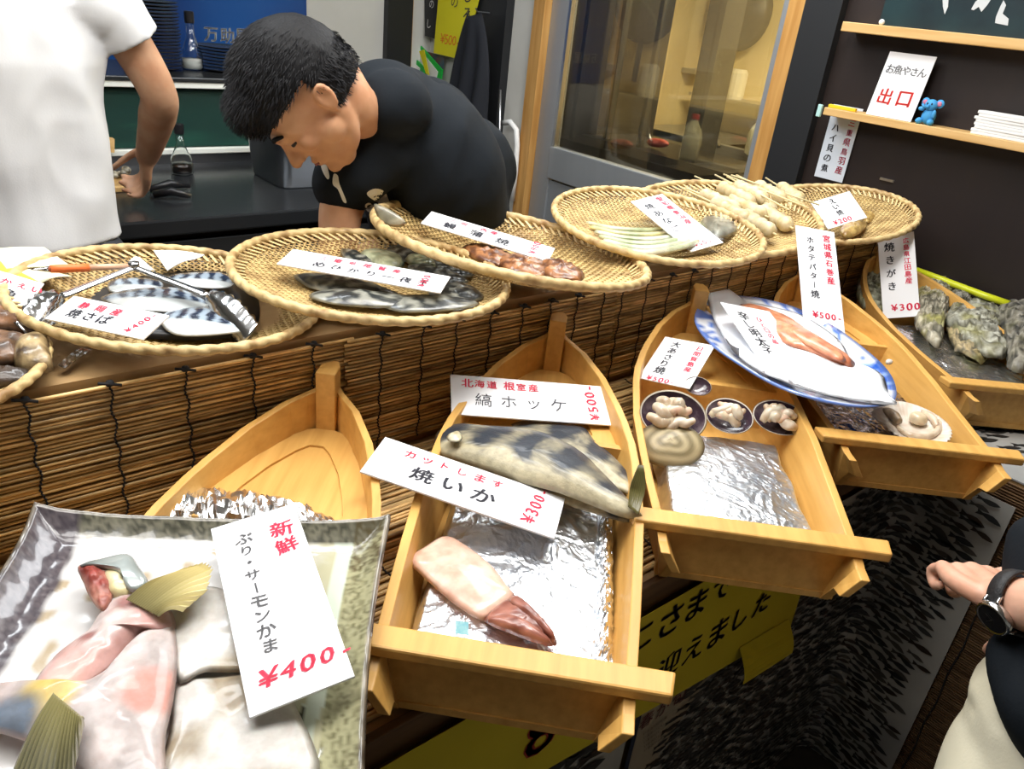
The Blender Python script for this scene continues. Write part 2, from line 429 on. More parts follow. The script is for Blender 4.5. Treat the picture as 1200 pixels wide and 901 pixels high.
def fish_print(t, o0, s0, s1, z0, z1, off, seed, dens, L0, clear=None, name='fish_print'):
    rs = random.Random(seed); cols = [(.018, .02, .022), (.03, .032, .032), (.05, .05, .048), (.075, .07, .06), (.03, .02, .014)]
    groups = {c: MB() for c in range(5)}
    rows = int((z1-z0)/(L0*.30))
    for r in range(rows):
        z = z0+(r+.5)*(z1-z0)/rows; s = s0+rs.uniform(0, L0)
        while s < s1-.03:
            L = L0*rs.uniform(.7, 1.15)
            if not (clear and clear(s, z)) and rs.random() < dens:
                a = rs.uniform(-.16, .16)+(.12 if seed == 1 else 0); poly = fish_poly(L, rs.uniform(-.25, .25)); dz = rs.uniform(-.004, .004); g = groups[rs.randrange(5)]
                vs = []; ca, sa = math.cos(a), math.sin(a); fl = -1
                for x, y in poly:
                    X = (x*ca-y*sa)*fl; Y = x*sa+y*ca; vs.append(front_strip(min(max(s+X, s0+.002), s1-.002), min(max(z+dz+Y, z0+.002), z1-.002), off)-o0)
                k = len(vs); c = sum(vs, Vector())/k
                g.add(vs+[c], [(i, (i+1) % k, k) for i in range(k)])
            s += L*rs.uniform(.85, 1.05)
    for i, g in groups.items():
        if g.v:
            o = obj(name, g, mat('fish_ink_%d' % i, cols[i], .5), t); o['kind'] = 'stuff'
t, o0 = poster('fish_poster', 'grey poster crowded with dark fish, wrapping round the corner of the counter front', .80, 1.80, FLOOR+.01, .625, blk, .003)
fish_print(t, o0, .80, 1.80, FLOOR+.01, .62, .0065, 1, .95, .050, clear=lambda s, z: (s-.8) < .62*(z-.12)-.02)
obj('navy_margin', MB().grid(lambda u, v: front_strip(.792+.012*u, FLOOR+.01+.76*v, .0065)-o0, 2, 4), mat('navy_print', (.01, .02, .05), .5), t)
beige_print = mat('poster_beige', (.40, .35, .27), .55, col2=(.34, .29, .21), scale=4)
obj('beige_field', MB().grid(lambda u, v: front_strip(.806+(.30*v+.02)*u, .14+.42*v, .0058)-o0, 6, 4), beige_print, t)
fy = lambda p: front_strip(p.x, p.y, .0075)-o0
maroon = mat('maroon_ink', (.11, .012, .02), .5)
write(t, '春が旬', .822, .372, .036, maroon, fn=fy, gap=1.15, jit=.4)
for k in range(5): write(t, 'いまおいしい魚を'[:7-k % 3], .826+.004*k, .338-.013*k, .008, mat('faint_ink', (.2, .16, .12), .6), fn=fy, jit=0)
t, o0 = poster('fish_poster', 'second fish poster low on the left, mostly under the yellow banner', .05, .782, FLOOR+.01, .60, blk, .003)
fish_print(t, o0, .05, .782, FLOOR+.01, .595, .0065, 2, .93, .11)
yel = mat('yellow_paper', (.70, .58, .03), .55, col2=(.62, .50, .02), scale=3)
zt = lambda u: .648-.012*u
def ybot(s): return .44-.10*max(0, (s-.55))/.7 if s > .55 else .44
t = thing('yellow_banner', 'long handwritten yellow paper banner taped to the counter front below the boats', 'banner', (.27, YF-.02, .44)); o0 = Vector(t.location)
obj('sheet', MB().grid(lambda u, v: Vector((.27+.965*u+.02*(1-v)*u, YF-.0245-.0008*math.sin(u*13)*math.sin(v*4), 0))+Vector((0, 0, ybot(.27+.965*u)*(1-v)+zt(u)*v))-o0, 40, 8), yel, t, solid=.0007)
fb = lambda p: Vector((p.x, YF-.0259, p.y))-o0
write(t, 'こさまで', .745, .600, .062, ink, fn=lambda p: fb(Vector((p.x, p.y+(p.x-.86)*.0, 0))), gap=1.02, bold=1, jit=.5)
write(t, '迎えました', .835, .492, .066, ink, fn=fb, gap=.98, bold=1, jit=.5)
write(t, '8', .560, .532, .112, dark_red, fn=fb, bold=1, jit=0)
write(t, '(金)', .655, .555, .058, dark_red, fn=fb, gap=.85, bold=1, jit=.2)
o = obj('curled_corner', MB().grid(lambda u, v: Vector((1.06+.17*u-.02*v, YF-.026-.035*math.sin(v*1.5), .375-.02*u-.02*v+.028*(1-v)))-o0, 10, 6), yel, t, solid=.0006)
# poster lining over the side tier top
lining = o = obj('table_lining', MB().bb((XW-.004, -1.6, TZ-.012), (XR-.045, YF+.05, TZ-.009)), blk); tag(o, 'grey printed fish sheet lying on the right end of the counter under the oyster boat', 'poster')
localise(o, (2.0, -.5, TZ-.012))
# ================================================================ BOATS
BK = [(-.06, .139), (0, .142), (.15, .153), (.3, .160), (.45, .155), (.55, .134), (.65, .099), (.72, .062), (.765, .024), (.78, .014)]
def bw(u):
    for (a, p), (b, q) in zip(BK, BK[1:]):
        if u <= b: t = (u-a)/(b-a); return p+(q-p)*t
    return .012
def brim(u): return .090+.070*max(0, min(1, u/.78))**2
def make_boat(label):
    t = thing('wooden_boat_tray', label, 'boat tray', None, 'wooden boat-shaped serving trays')
    us = [-.055, -.03, 0, .06, .12, .18, .24, .30, .36, .42, .47, .495, .53, .57, .61, .65, .69, .72, .745, .765, .778]
    for s in (1, -1):
        mb = MB(); th = .013
        for i, u in enumerate(us):
            w = bw(u); zt_ = brim(u)-(.006 if u < 0 else 0); zb = .0 if u >= 0 else .036+.3*(-u)
            fl = .020*min(1, w/.1)
            ring = [(u, s*w, zt_), (u, s*(w-fl), zb), (u, s*max(.001, w-fl-th), zb), (u, s*max(.001, w-th), zt_)]
            mb.v += ring
        n = len(us)
        for i in range(n-1):
            for k in range(4):
                a, b = i*4+k, i*4+(k+1) % 4; f = (a, b, b+4, a+4); mb.f.append(f if s > 0 else f[::-1])
        f = (3, 2, 1, 0); mb.f.append(f if s > 0 else f[::-1]); f = tuple((n-1)*4+k for k in range(4)); mb.f.append(f if s > 0 else f[::-1])
        fixn(obj('side_board', mb, wood, t, bevel=.0015))
    us2 = [u for u in us if u >= 0]
    poly = [(u, bw(u)-.024) for u in us2 if bw(u) > .03]+[(u, -(bw(u)-.024)) for u in reversed(us2) if bw(u) > .03]
    obj('bottom_board', MB().prism(poly, .002, .012), wood, t)
    obj('transom', MB().bb((.002, -.128, 0), (.016, .128, .088)), wood, t, bevel=.001)
    yy = .182; mb = MB(); z0, z1 = .089, .104
    poly = [(-.016, -yy+.006), (.018, -yy), (.018, yy), (-.016, yy-.006)]
    obj('crossbar', mb.prism(poly, z0, z1), wood, t, bevel=.003)
    dk = [u for u in us if .49 < u < .765]
    dz = lambda x, y: .086+.03*(x-.48)
    outer = [(u, bw(u)-.016) for u in dk]; outer = outer+[(u, -y) for u, y in reversed(outer)]
    inner = [(.505+(u-.48)*.72, max(.003, (bw(u)-.018)*.73-.006)) for u in dk if u < .75]; inner[0] = (.523, inner[0][1]); inner = inner+[(u, -y) for u, y in reversed(inner)]
    obj('bow_deck', MB().prism(outer, .078, lambda x, y: dz(x, y)-.004), wood, t)
    # raised border: ring between outer and inner outline, resampled
    def res(poly, n):
        P_ = [Vector(p) for p in poly]; P_.append(P_[0]); d = [0]
        for a, b in zip(P_, P_[1:]): d.append(d[-1]+(b-a).length)
        out = []
        for i in range(n):
            q = d[-1]*i/n; j = max(k for k in range(len(d)) if d[k] <= q+1e-9); j = min(j, len(P_)-2)
            out.append(P_[j].lerp(P_[j+1], (q-d[j])/max(1e-9, d[j+1]-d[j])))
        return out
    a, b = outer, inner; cc = Vector((.57, 0))
    def radial(poly, n=72):
        out = []
        for k in range(n):
            w = 2*PI*k/n; d = Vector((math.cos(w), math.sin(w))); best = 0
            for p, q in zip(poly, poly[1:]+poly[:1]):
                p, q = Vector(p)-cc, Vector(q)-cc; e = q-p; den = d.x*e.y-d.y*e.x
                if abs(den) < 1e-12: continue
                r = (p.x*e.y-p.y*e.x)/den; s_ = (p.x*d.y-p.y*d.x)/den
                if r > 0 and -.001 <= s_ <= 1.001: best = max(best, r)
            out.append(cc+d*best)
        return out
    A, B = radial(outer), radial(inner); mb = MB(); n = len(A)
    for P_ in (A, B):
        mb.v += [(p.x, p.y, dz(p.x, 0)) for p in P_]
    mb.v += [(p.x, p.y, dz(p.x, 0)-.006) for p in B]
    for i in range(n):
        j = (i+1) % n; mb.f += [(i, j, n+j, n+i), (n+i, n+j, 2*n+j, 2*n+i)]
    obj('deck_border', mb, wood, t)
    obj('bulkhead', MB().prism([(.484, bw(.484)-.014), (.498, bw(.498)-.014), (.498, -bw(.498)+.014), (.484, -bw(.484)+.014)], .010, .094), wood, t, bevel=.001)
    obj('prow_post', MB().prism([(.745, -.016), (.745, .016), (.778, .016), (.796, .009), (.796, -.009), (.778, -.016)], .0, .196), wood, t, bevel=.002)
    return t
BOATS = [((.008, .438), 47.0), ((.425, .428), 44.0), ((.866, .409), 45.5), ((1.345, .402), 47.5), ((1.826, .392), 50.5)]
blabel = ['empty wooden boat tray behind the glazed fish plate, holding only crumpled foil',
          'wooden boat tray with squid and striped fish on foil, front centre',
          'wooden boat tray with three opened clams on foil',
          'wooden boat tray holding the single scallop, right of the clam boat',
          'wooden boat tray with rough oysters against the dark wall']
boat0 = make_boat(blabel[0]); boats = []
for i, ((x, y), a) in enumerate(BOATS):
    M = Matrix.Translation((x, y, TZ-.002)) @ Matrix.Rotation(math.radians(a), 4, 'Z')
    if i == 0: boat0.matrix_world = M @ Matrix.Scale(.955, 4); boats.append(boat0)
    else: boats.append(dup(boat0, M, blabel[i]))
def BP(i, u, v, z):                     # boat frame -> world
    (x, y), a = BOATS[i]; a = math.radians(a)
    return Vector((x+u*math.cos(a)-v*math.sin(a), y+u*math.sin(a)+v*math.cos(a), TZ-.002+z))
# ================================================================ BASKETS
def dish(r, R): return -.036+.034*(min(1, r/R))**3.2
def make_basket(label):
    t = thing('bamboo_basket', label, 'basket', None, 'flat round bamboo baskets'); R = .232; s = .0082
    mb = MB(); n = int(R/s)
    for d in (0, 1):
        for i in range(-n, n+1):
            c = i*s; half = math.sqrt(max(0, (R*.985)**2-c*c)); m_ = int(half/s)
            if m_ < 1: continue
            w = .0027 if d == 0 else .0017; o = len(mb.v); k = 0
            for j in range(-m_-1, m_+2):
                q = max(-half, min(half, j*s)); z = dish(math.hypot(c, q), R)+(.0010 if (i+j+d) % 2 else -.0010)
                for e in (-w, w): mb.v.append((c+e, q, z) if d == 0 else (q, c+e, z))
                if k:
                    a = o+2*k-2; mb.f.append((a, a+1, a+3, a+2))
                k += 1
    o = obj('woven_bed', mb, straw, t, solid=.0009); o['kind'] = 'stuff'
    mb = MB(); ns = 84
    for i in range(ns):                 # slanting spokes under the rim
        a = 2*PI*i/ns; b = a+.11
        p = Vector((math.cos(a)*R*.90, math.sin(a)*R*.90, dish(R*.90, R)+.003)); q = Vector((math.cos(b)*R*1.0, math.sin(b)*R*1.0, .004))
        e = Vector((-math.sin(a), math.cos(a), 0))*.0032
        mb.add([p-e, p+e, q+e, q-e], [(0, 1, 2, 3)])
    o = obj('rim_spokes', mb, straw_rim, t, solid=.0012); o['kind'] = 'stuff'
    mb = MB(); nu, nv = 520, 12; r0 = .0073
    for i in range(nu):
        a = 2*PI*i/nu
        for k in range(nv):
            b = 2*PI*k/nv; rr = r0*(.70+.44*math.sqrt(abs(math.sin((a*52+b*2.0)*.5))))
            mb.v.append(((R+rr*math.cos(b))*math.cos(a), (R+rr*math.cos(b))*math.sin(a), rr*math.sin(b)+.002))
    for i in range(nu):
        for k in range(nv): mb.f.append((i*nv+k, ((i+1) % nu)*nv+k, ((i+1) % nu)*nv+(k+1) % nv, i*nv+(k+1) % nv))
    obj('rim', mb, straw_rim, t, smooth=True)
    return t
BASK = [((-.04, 1.09, .945), (.03, .0), .196), ((.348, 1.174, .9465), (.08, -.03), .2177), ((.654, 1.097, .967), (.039, -.012), .2286),
        ((.985, 1.125, .976), (.13, -.02), .272), ((1.421, 1.123, .977), (-.036, -.077), .242), ((1.703, 1.148, .966), (-.15, -.05), .2445), ((2.085, 1.07, .966), (-.2, .05), .2315)]
klabel = ['bamboo basket of dried brown fish at the left edge, half under the next basket', 'bamboo basket with steel tongs and blue-striped mackerel fillets',
          'bamboo basket of dark whole fish under a long price card', 'bamboo basket with a few grilled brown eel pieces', 'bamboo basket with long pale green conger strips in clear film',
          'bamboo basket heaped with skewered pale fish cakes', 'bamboo basket at the right end by the dark wall, with yellowish squid']
bask0 = make_basket(klabel[0]); BM = []
for i, (c, nxy, r) in enumerate(BASK):
    n_ = Vector((nxy[0], nxy[1], 1)).normalized(); q = Vector((0, 0, 1)).rotation_difference(n_)
    M = Matrix.Translation(c) @ q.to_matrix().to_4x4() @ Matrix.Rotation([.2, .5, .9, 1.2, .35, .6, .9][i], 4, 'Z') @ Matrix.Scale(r/.232, 4)
    BM.append(M)
    if i == 0: bask0.matrix_world = M
    else: dup(bask0, M, klabel[i])
# ================================================================ PRICE CARDS
CARDS = []
def price_card(name_label, c, u, v, w, h, lines, lift=0, th=.0026, slot=None, cat='price card', m=None):
    M = frame(c, u, v); o = bpy.data.objects.new('price_card', None)
    t = thing('price_card', name_label, cat, M, 'handwritten price cards')
    obj('board', MB().box((0, 0, -th/2), (w, h, th)), m or card, t, bevel=.0006)
    for ln in lines:
        text, x, y, s, mm = ln[:5]; kw = ln[5] if len(ln) > 5 else {}
        write(t, text, x*w, y*h, s, mm, z=.0007, **kw)
    return t
V = dict(vertical=True)
U90 = dict(rot=PI/2)
price_card('tall white price card leaning on the big fish plate, grey letters and pink price', (.2456, .5872, .838), (.9553, -.2411, .1709), (.2376, .9705, .0408), .0936, .2634,
    [('新鮮', .27, .36, .026, pink, V), ('ぶり・サーモンかま', -.17, .37, .0185, mat('grey_marker', (.16, .16, .17), .5), dict(vertical=True, gap=1.08)), ('¥400-', -.26, -.37, .026, pink, dict(bold=1, shear=.2))])
price_card('white card for squid lying slanted above the squid, pink price at its right end', (.571, .6959, .795), (.6179, -.7716, -.1510), (.7803, .6254, -.0027), .2756, .0978,
    [('カットします', -.33, .27, .0195, pink, dict(gap=1.35)), ('焼いか', -.22, -.12, .036, ink, dict(gap=1.25, bold=1)), ('¥300-', .35, -.28, .026, pink, dict(rot=PI/2-.1, bold=1))], th=.003)
price_card('white card for striped atka fish standing behind the fish tails', (.8156, .8328, .803), (.8520, -.5208, -.0532), (.5046, .7898, .3489), .2844, .0890,
    [('北海道 根室産', -.40, .30, .019, pink, dict(bold=1, gap=1.1)), ('縞ホッケ', -.31, -.10, .032, ink, dict(gap=1.35)), ('¥500-', .36, -.33, .024, pink, dict(rot=PI/2+.05, bold=1))], th=.003)
price_card('small white card standing behind the big opened clam', (1.1745, .8177, .805), (.3005, -.9452, .1275), (.8812, .3263, .3421), .1047, .1365,
    [('日間賀島産', .27, .36, .0165, pink, dict(vertical=True, bold=1, gap=1.0)), ('大あさり焼', -.20, .36, .021, ink, dict(vertical=True, gap=1.0)), ('¥500-', -.3, -.45, .017, pink)])
price_card('tall white card for scallops standing in the boat behind the roe plate', (1.650, .815, .905), (.8075, -.5834, -.0867), (.4909, .5833, .6471), .0979, .290,
    [('宮城県石巻産', .27, .42, .0198, pink, dict(vertical=True, bold=1, gap=1.15)), ('ホタテバター焼', -.16, .38, .0198, ink, dict(vertical=True, gap=1.22)), ('¥500-', -.2, -.30, .021, pink, dict(bold=1))])
price_card('tall white card for oysters standing beside the oyster shells', (2.0817, .8239, .862), (.6024, -.7549, .2591), (.2230, .4709, .8535), .0889, .2257,
    [('広島県江田島産', .26, .40, .0165, pink, dict(vertical=True, bold=1, gap=1.08)), ('焼きがき', -.20, .34, .026, ink, dict(vertical=True, gap=1.35)), ('¥300', -.18, -.38, .026, pink, dict(bold=1))])
price_card('small white card tilted in the right-end basket of yellowish squid', (2.0318, 1.0102, .992), (.8745, -.3826, .2981), (.1750, .8221, .5418), .1185, .0944,
    [('えい焼', -.02, .34, .0205, ink, dict(vertical=True, gap=1.0)), ('¥200', -.25, -.36, .020, pink, dict(bold=1))])
price_card('white card over the pale conger strips in the fourth basket', (1.4573, 1.1002, .985), (.9718, -.1616, .1718), (.1167, .9624, .2452), .0951, .2279,
    [('愛知県豊浜産', .27, .42, .0195, pink, dict(vertical=True, bold=1, gap=1.1)), ('焼あなご', -.20, .34, .026, ink, dict(vertical=True, gap=1.3)), ('¥500', -.22, -.42, .019, pink, dict(bold=1))])
price_card('long white card for eel propped over the brown eel pieces', (.9345, 1.14, .990), (.6115, -.7804, -.1309), (.7902, .5936, .1523), .2573, .0629,
    [('三河一色産', -.30, .28, .016, pink, dict(gap=1.3)), ('鰻蒲焼', -.30, -.12, .027, ink, dict(gap=2.0)), ('¥900', .36, -.22, .020, pink, dict(rot=PI/2, bold=1))])
price_card('long white card lying on the dark whole fish of the third basket', (.6216, 1.0694, .982), (.6521, -.7579, -.0186), (.7548, .6468, .1090), .2748, .0649,
    [('三重県尾鷲産', -.28, .25, .0145, pink, dict(gap=1.75, bold=1)), ('めひかり一夜干', -.27, -.15, .021, ink, dict(gap=1.4)), ('¥300', .37, -.30, .017, pink, dict(rot=PI/2, bold=1))])
price_card('white card on the mackerel fillets, partly under the tongs', (.2301, 1.0692, .966), (.5549, -.8315, .0259), (.7961, .5398, .2737), .1557, .0555,
    [('静岡産', -.30, .22, .0155, pink, dict(gap=1.7, bold=1)), ('焼さば', -.30, -.12, .020, ink, dict(gap=1.2)), ('¥400-', .30, -.30, .014, pink, dict(rot=PI/2-.3, bold=1))])
price_card('white card cut off by the left picture edge, beside the orange pen', (.1300, 1.2221, .972), (.8268, -.4810, -.2917), (.5477, .8064, .2229), .0941, .0702,
    [('あかえい', -.15, .22, .0150, pink, dict(gap=1.3)), ('太刀魚', -.30, -.12, .021, ink, dict(gap=1.1))])
# ================================================================ FISH PLATE
def nz(q, s, o=0): return noise.noise(Vector(q)*s+Vector((o, o*.7, 0)))
A_, B_ = W(42, 600, .815), W(456, 614, .815)
e1 = (B_-A_); pw = e1.length; e1.normalize(); e2 = Vector((0, 0, 1)).cross(e1)*-1; ph = .37
PM = frame(A_-Vector((0, 0, .020)), e1, -e2)
t = thing('serving_plate', 'large square glazed plate with dark speckled rim and white centre at lower left', 'plate', PM)
mb = MB(); mb.c = []
def plate_fn(u, v):
    a, b = u*2-1, v*2-1
    x, y = u*pw, -v*ph
    x += .016*(1-b*b)*(1-u) - .008*(1-b*b)*u; y += -.006*(1-a*a)*(1-v)+.010*(1-a*a)*v
    d = max(abs(a), abs(b)); l = max(0, (d-.80)/.20); cr = (abs(a)*abs(b))**6
    z = .024*l**1.6+.010*cr+.0008*nz((x, y, 0), 60)
    return Vector((x, y, z))
n = 110
for j in range(n+1):
    for i in range(n+1):
        u, v = i/n, j/n; p = plate_fn(u, v); mb.v.append(tuple(p)); s1 = nz(p, 38); s2 = nz(p, 190); s3 = nz(p, 14, 5)
        c = (.62, .61, .60)
        if s1 > .24 and u > .08: c = mixc(c, (.42, .34, .23), (s1-.24)*5)
        if u > .72: c = mixc(c, (.44, .42, .28), (u-.72)*9+.5*s1)
        if .86 < u+.03*s3 < .905: c = mixc(c, (.56, .64, .56), .75)
        if u > .905: c = mixc(mixc(c, (.36, .35, .20), .8), (.16, .15, .08), .3+s2*1.6+s1*.6)
        if .845 < u < .86 and v > .4 and s1 > -.1: c = (.05, .05, .035)
        if v < .06+.01*s1: c = mixc((.20, .19, .14), (.06, .06, .045), .5+s2*1.6)
        if u > .9 and v < .2: c = mixc(c, (.10, .08, .04), .6+s2)
        ub = .130+.012*s1; c = mixc(c, mixc((.055, .045, .055), (.16, .14, .15), .3+s2*.9), (ub+.006-u)/.014)
        if u < .008 or u > .992 or v < .006: c = mixc((.30, .26, .2), (.05, .04, .03), .5+s1)
        mb.c.append(c)
mb.f = [(j*(n+1)+i, (j+1)*(n+1)+i, (j+1)*(n+1)+i+1, j*(n+1)+i+1) for j in range(n) for i in range(n)]
obj('plate_body', mb, mat('speckled_glaze', vcol=True, rough=.22, coat=.6, bump=.12, bscale=120), t, smooth=True, solid=.006)
def food(name, label, cat, mb, m=flesh, group=None, smooth=True, parent=None):
    o = fixn(obj(name, mb, m, parent, smooth=smooth))
    if parent is None:
        c = sum((Vector(v) for v in mb.v), Vector())/len(mb.v); c.z = min(v[2] for v in mb.v); localise(o, c); tag(o, label, cat, group)
    return o
G = 'pieces of fish on the glazed plate'
def spot(q, px, py, z, r):
    return max(0, 1-(Vector(q)-W(px, py, z)).xy.length/r)
def colA(q, s):
    c = mixc((.66, .57, .55), (.47, .42, .41), .5+nz(q, 34)*1.5)
    c = mixc(c, (.62, .31, .26), min(1, spot(q, 180, 800, .835, .030)*3.5))
    c = mixc(c, (.66, .50, .16), min(1, spot(q, 55, 815, .83, .030)*2.6))
    c = mixc(c, (.16, .20, .26), min(1, spot(q, 8, 838, .83, .030)*2.4))
    if s > .93: c = mixc(c, (.80, .60, .55), .6)
    return c
mb = pillow(px3([(-15, 805), (30, 803), (70, 805), (105, 800), (145, 772), (172, 738), (200, 728), (208, 765), (204, 815), (194, 865), (188, 925), (120, 925), (60, 880), (10, 862), (-20, 850)], .818), .016, nr=12, power=.75, col=colA, rough=.0045, rs=24)
food('fish_collar', 'largest white and pink fish collar at the front of the plate', 'fish piece', mb, group=G)
def colB(q, s):
    c = mixc((.66, .56, .54), (.58, .34, .31), .45+nz(q, 26, 2)*1.5)
    for x, y, r in ((102, 745, .010), (150, 705, .016), (80, 812, .012), (128, 783, .010)): c = mixc(c, (.32, .15, .14), min(1, spot(q, x, y, .83, r)*2))
    return mixc(c, (.78, .48, .44), min(1, spot(q, 85, 785, .83, .04)*1.3))
mb = pillow(px3([(38, 806), (62, 770), (100, 742), (122, 712), (150, 690), (188, 700), (206, 730), (196, 745), (168, 745), (140, 775), (100, 806), (65, 812)], .816), .018, nr=12, power=.8, col=colB, rough=.007, rs=30, seed=4)
food('fish_collar', 'pinkish inner collar piece lying behind the largest collar', 'fish piece', mb, group=G)
def colC(q, s): return mixc((.34, .07, .055), (.62, .33, .25), .35+nz(q, 60, 1)*1.3+(.5 if s > .9 else 0))
raw = mat('raw_flesh', vcol=True, rough=.42, sss=.2, coat=.1, bump=.6, bscale=70, scale=90, col2=(.6, .45, .42))
mb = pillow(px3([(91, 664), (108, 660), (126, 672), (133, 690), (130, 706), (120, 716), (108, 704), (98, 684)], .826), .012, nr=12, power=.8, col=colC, rough=.007, rs=90)
food('fish_chunk', 'small dark red chunk of raw fish at the top of the plate', 'fish piece', mb, raw, group=G)
def colS(q, s): return mixc((.42, .47, .46), (.20, .23, .22), .4+nz(q, 40, 3)+(.6 if s > .9 else 0))
mb = pillow(px3([(93, 663), (120, 655), (150, 650), (163, 664), (174, 684), (160, 694), (148, 690), (142, 675), (122, 668)], .832), .008, nr=7, col=colS, rough=.001, rs=60)
food('fish_skin_flap', 'folded silvery grey skin flap over the red chunk', 'fish piece', mb, mat('silver_skin', vcol=True, rough=.22, coat=.5, metal=.25), group=G)
mb = pillow(px3([(120, 672), (140, 672), (150, 690), (160, 692), (150, 702), (130, 700), (124, 688)], .824), .012, nr=6, col=lambda q, s: mixc((.74, .66, .36), (.82, .80, .62), .5+nz(q, 70)*1.6), rough=.002, rs=60)
food('fat_piece', 'small yellowish fatty piece under the grey skin flap', 'fish piece', mb, group=G)
def fan(root, tips, z0, z1, colf, n=34, amp=.0012, th=.0012):
    """a fin: rays fanning from root pixels to tip pixels"""
    mb = MB(); mb.c = []; R0, R1 = px3(root, z0), px3(tips, z1)
    def along(P_, t):
        q = t*(len(P_)-1); k = min(int(q), len(P_)-2); return P_[k].lerp(P_[k+1], q-k)
    nv = 12
    for j in range(nv+1):
        for i in range(n+1):
            u, v = i/n, j/nv; p = along(R0, u).lerp(along(R1, u), v); p.z += amp*(1 if i % 2 else -1)+.006*math.sin(v*PI)
            if v == 1 and i % 2: p = p+(p-along(R0, u))*.06
            mb.v.append(tuple(p)); mb.c.append(colf(u, v, i % 2))
    mb.f = [(j*(n+1)+i, j*(n+1)+i+1, (j+1)*(n+1)+i+1, (j+1)*(n+1)+i) for j in range(nv) for i in range(n)]
    return mb
finm = mat('fin', vcol=True, rough=.35, coat=.3)
o = obj('pectoral_fin', fan([(148, 702), (186, 722)], [(196, 676), (214, 668), (236, 662), (246, 668), (240, 694), (214, 716)], .836, .838, lambda u, v, k: mixc(mixc((.20, .19, .07), (.60, .52, .22), v*1.3), (.78, .66, .38), .35*k+.25*u*v)), finm, smooth=False, solid=.001)
localise(o, W(160, 710, .836)); tag(o, 'striped olive and yellow fin spreading to the right at the plate centre', 'fin', G)
o = obj('pectoral_fin', fan([(62, 812), (98, 842)], [(14, 905), (30, 925), (60, 935), (84, 918), (98, 848)], .846, .842, lambda u, v, k: mixc(mixc((.30, .27, .11), (.09, .085, .045), v*1.4), (.42, .38, .2), .3*k+(.5 if u > .9 else 0)), n=30), finm, solid=.001)
localise(o, W(70, 822, .84)); tag(o, 'dark olive fin hanging toward the bottom picture edge', 'fin', G)
wt = lambda q, s: mixc((.62, .61, .58), (.36, .30, .21), max(0, nz(q, 24, 9)*3.2-.45)+(.5 if s > .97 else 0))
mb = pillow(px3([(196, 712), (225, 690), (262, 690), (300, 715), (330, 760), (290, 786), (240, 788), (206, 796)], .812), .0045, nr=8, power=.3, col=wt, rough=.0015)
food('fish_slab', 'flat white slab of fish right of the collars, its far edge under the card', 'fish piece', mb, group=G)
mb = pillow(px3([(206, 800), (250, 793), (310, 790), (352, 838), (366, 925), (190, 935), (198, 860)], .806), .005, nr=8, power=.3, col=wt, rough=.0015, seed=3)
food('fish_slab', 'flat white slab of fish at the bottom edge beside the largest collar', 'fish piece', mb, group=G)
# ================================================================ FOIL
def flat_foil(label, i, u0, u1, v0, v1, z, amp, nu, nv, seed, m=foil, dome=.006, edge=.012, box=True):
    t = thing('foil_sheet', label, 'foil', BP(i, (u0+u1)/2, (v0+v1)/2, .012)); o0 = Vector(t.location)
    def fn(a, b):
        ea = min(a, 1-a)*(u1-u0); eb = min(b, 1-b)*(v1-v0); e = min(ea, eb); h = z+dome*math.sin(a*PI)*math.sin(b*PI)
        if e < edge: h -= (z-.016)*(1-e/edge)**1.5*.9
        uu = u0+(u1-u0)*a+.004*nz((b*3, a, seed), 2); vv = v0+(v1-v0)*b+.004*nz((a*3, b, seed), 2)
        lim = bw(uu)-.030; vv = max(-lim, min(lim, vv))
        return BP(i, uu, vv, h)
    mb = crumple(fn, nu, nv, amp, 26, seed); mb.v = [tuple(Vector(v)-o0) for v in mb.v]
    obj('foil', mb, m, t); return t
flat_foil('sheet of wrinkled foil under the squid', 1, .022, .45, -.112, .118, .052, .0030, 150, 110, 1)
t = thing('crumpled_foil', 'narrow dull crumpled foil along the right side of the squid boat', 'foil', BP(1, .2, -.11, .012)); o0 = Vector(t.location)
mb = crumple(lambda a, b: BP(1, .03+.36*a, -.100-.026*b, .030+.022*math.sin(b*PI)), 90, 14, .010, 60, 5); mb.v = [tuple(Vector(v)-o0) for v in mb.v]; obj('foil', mb, foil_dim, t)
flat_foil('sheet of wrinkled foil in front of the three clams', 2, .022, .36, -.118, .112, .050, .0020, 110, 90, 3, dome=.010)
flat_foil('shiny creased foil under the scallop', 3, .022, .44, -.118, .118, .050, .0035, 80, 70, 4, m=mat('dark_film_foil', (.50, .48, .52), .12, 1, bump=.6, bscale=30, scale=20, col2=(.25, .22, .28)), dome=.004)
flat_foil('foil sheet under the rough oysters', 4, .022, .46, -.118, .118, .058, .0030, 80, 70, 6, m=foil_dim, dome=.004)
# foil bundle in the empty boat
t = thing('crumpled_foil', 'long bundle of crumpled foil in the empty boat behind the plate', 'foil', W(290, 610, .70)); o0 = Vector(t.location)
ax = px3([(190, 606), (235, 606), (290, 612), (345, 622), (398, 634)], .752)
mb = MB()
def bundle(a, b):
    q = a*(len(ax)-1); k = min(int(q), len(ax)-2); c = ax[k].lerp(ax[k+1], q-k); w = 2*PI*b; r = .027*(.75+.4*math.sin(min(1, a*1.1)*PI)**.5)
    d = Vector((.6*math.cos(w), .8*math.cos(w), math.sin(w)*.85)); s_ = Vector((a*6, math.cos(w)*.9, math.sin(w)*.9))
    r *= 1+.40*(1-2*abs(noise.noise(s_*1.6)))+.22*(1-2*abs(noise.noise(s_*4)))
    return c+d*r-o0
obj('foil', mb.grid(bundle, 60, 26), foil_dim, t)
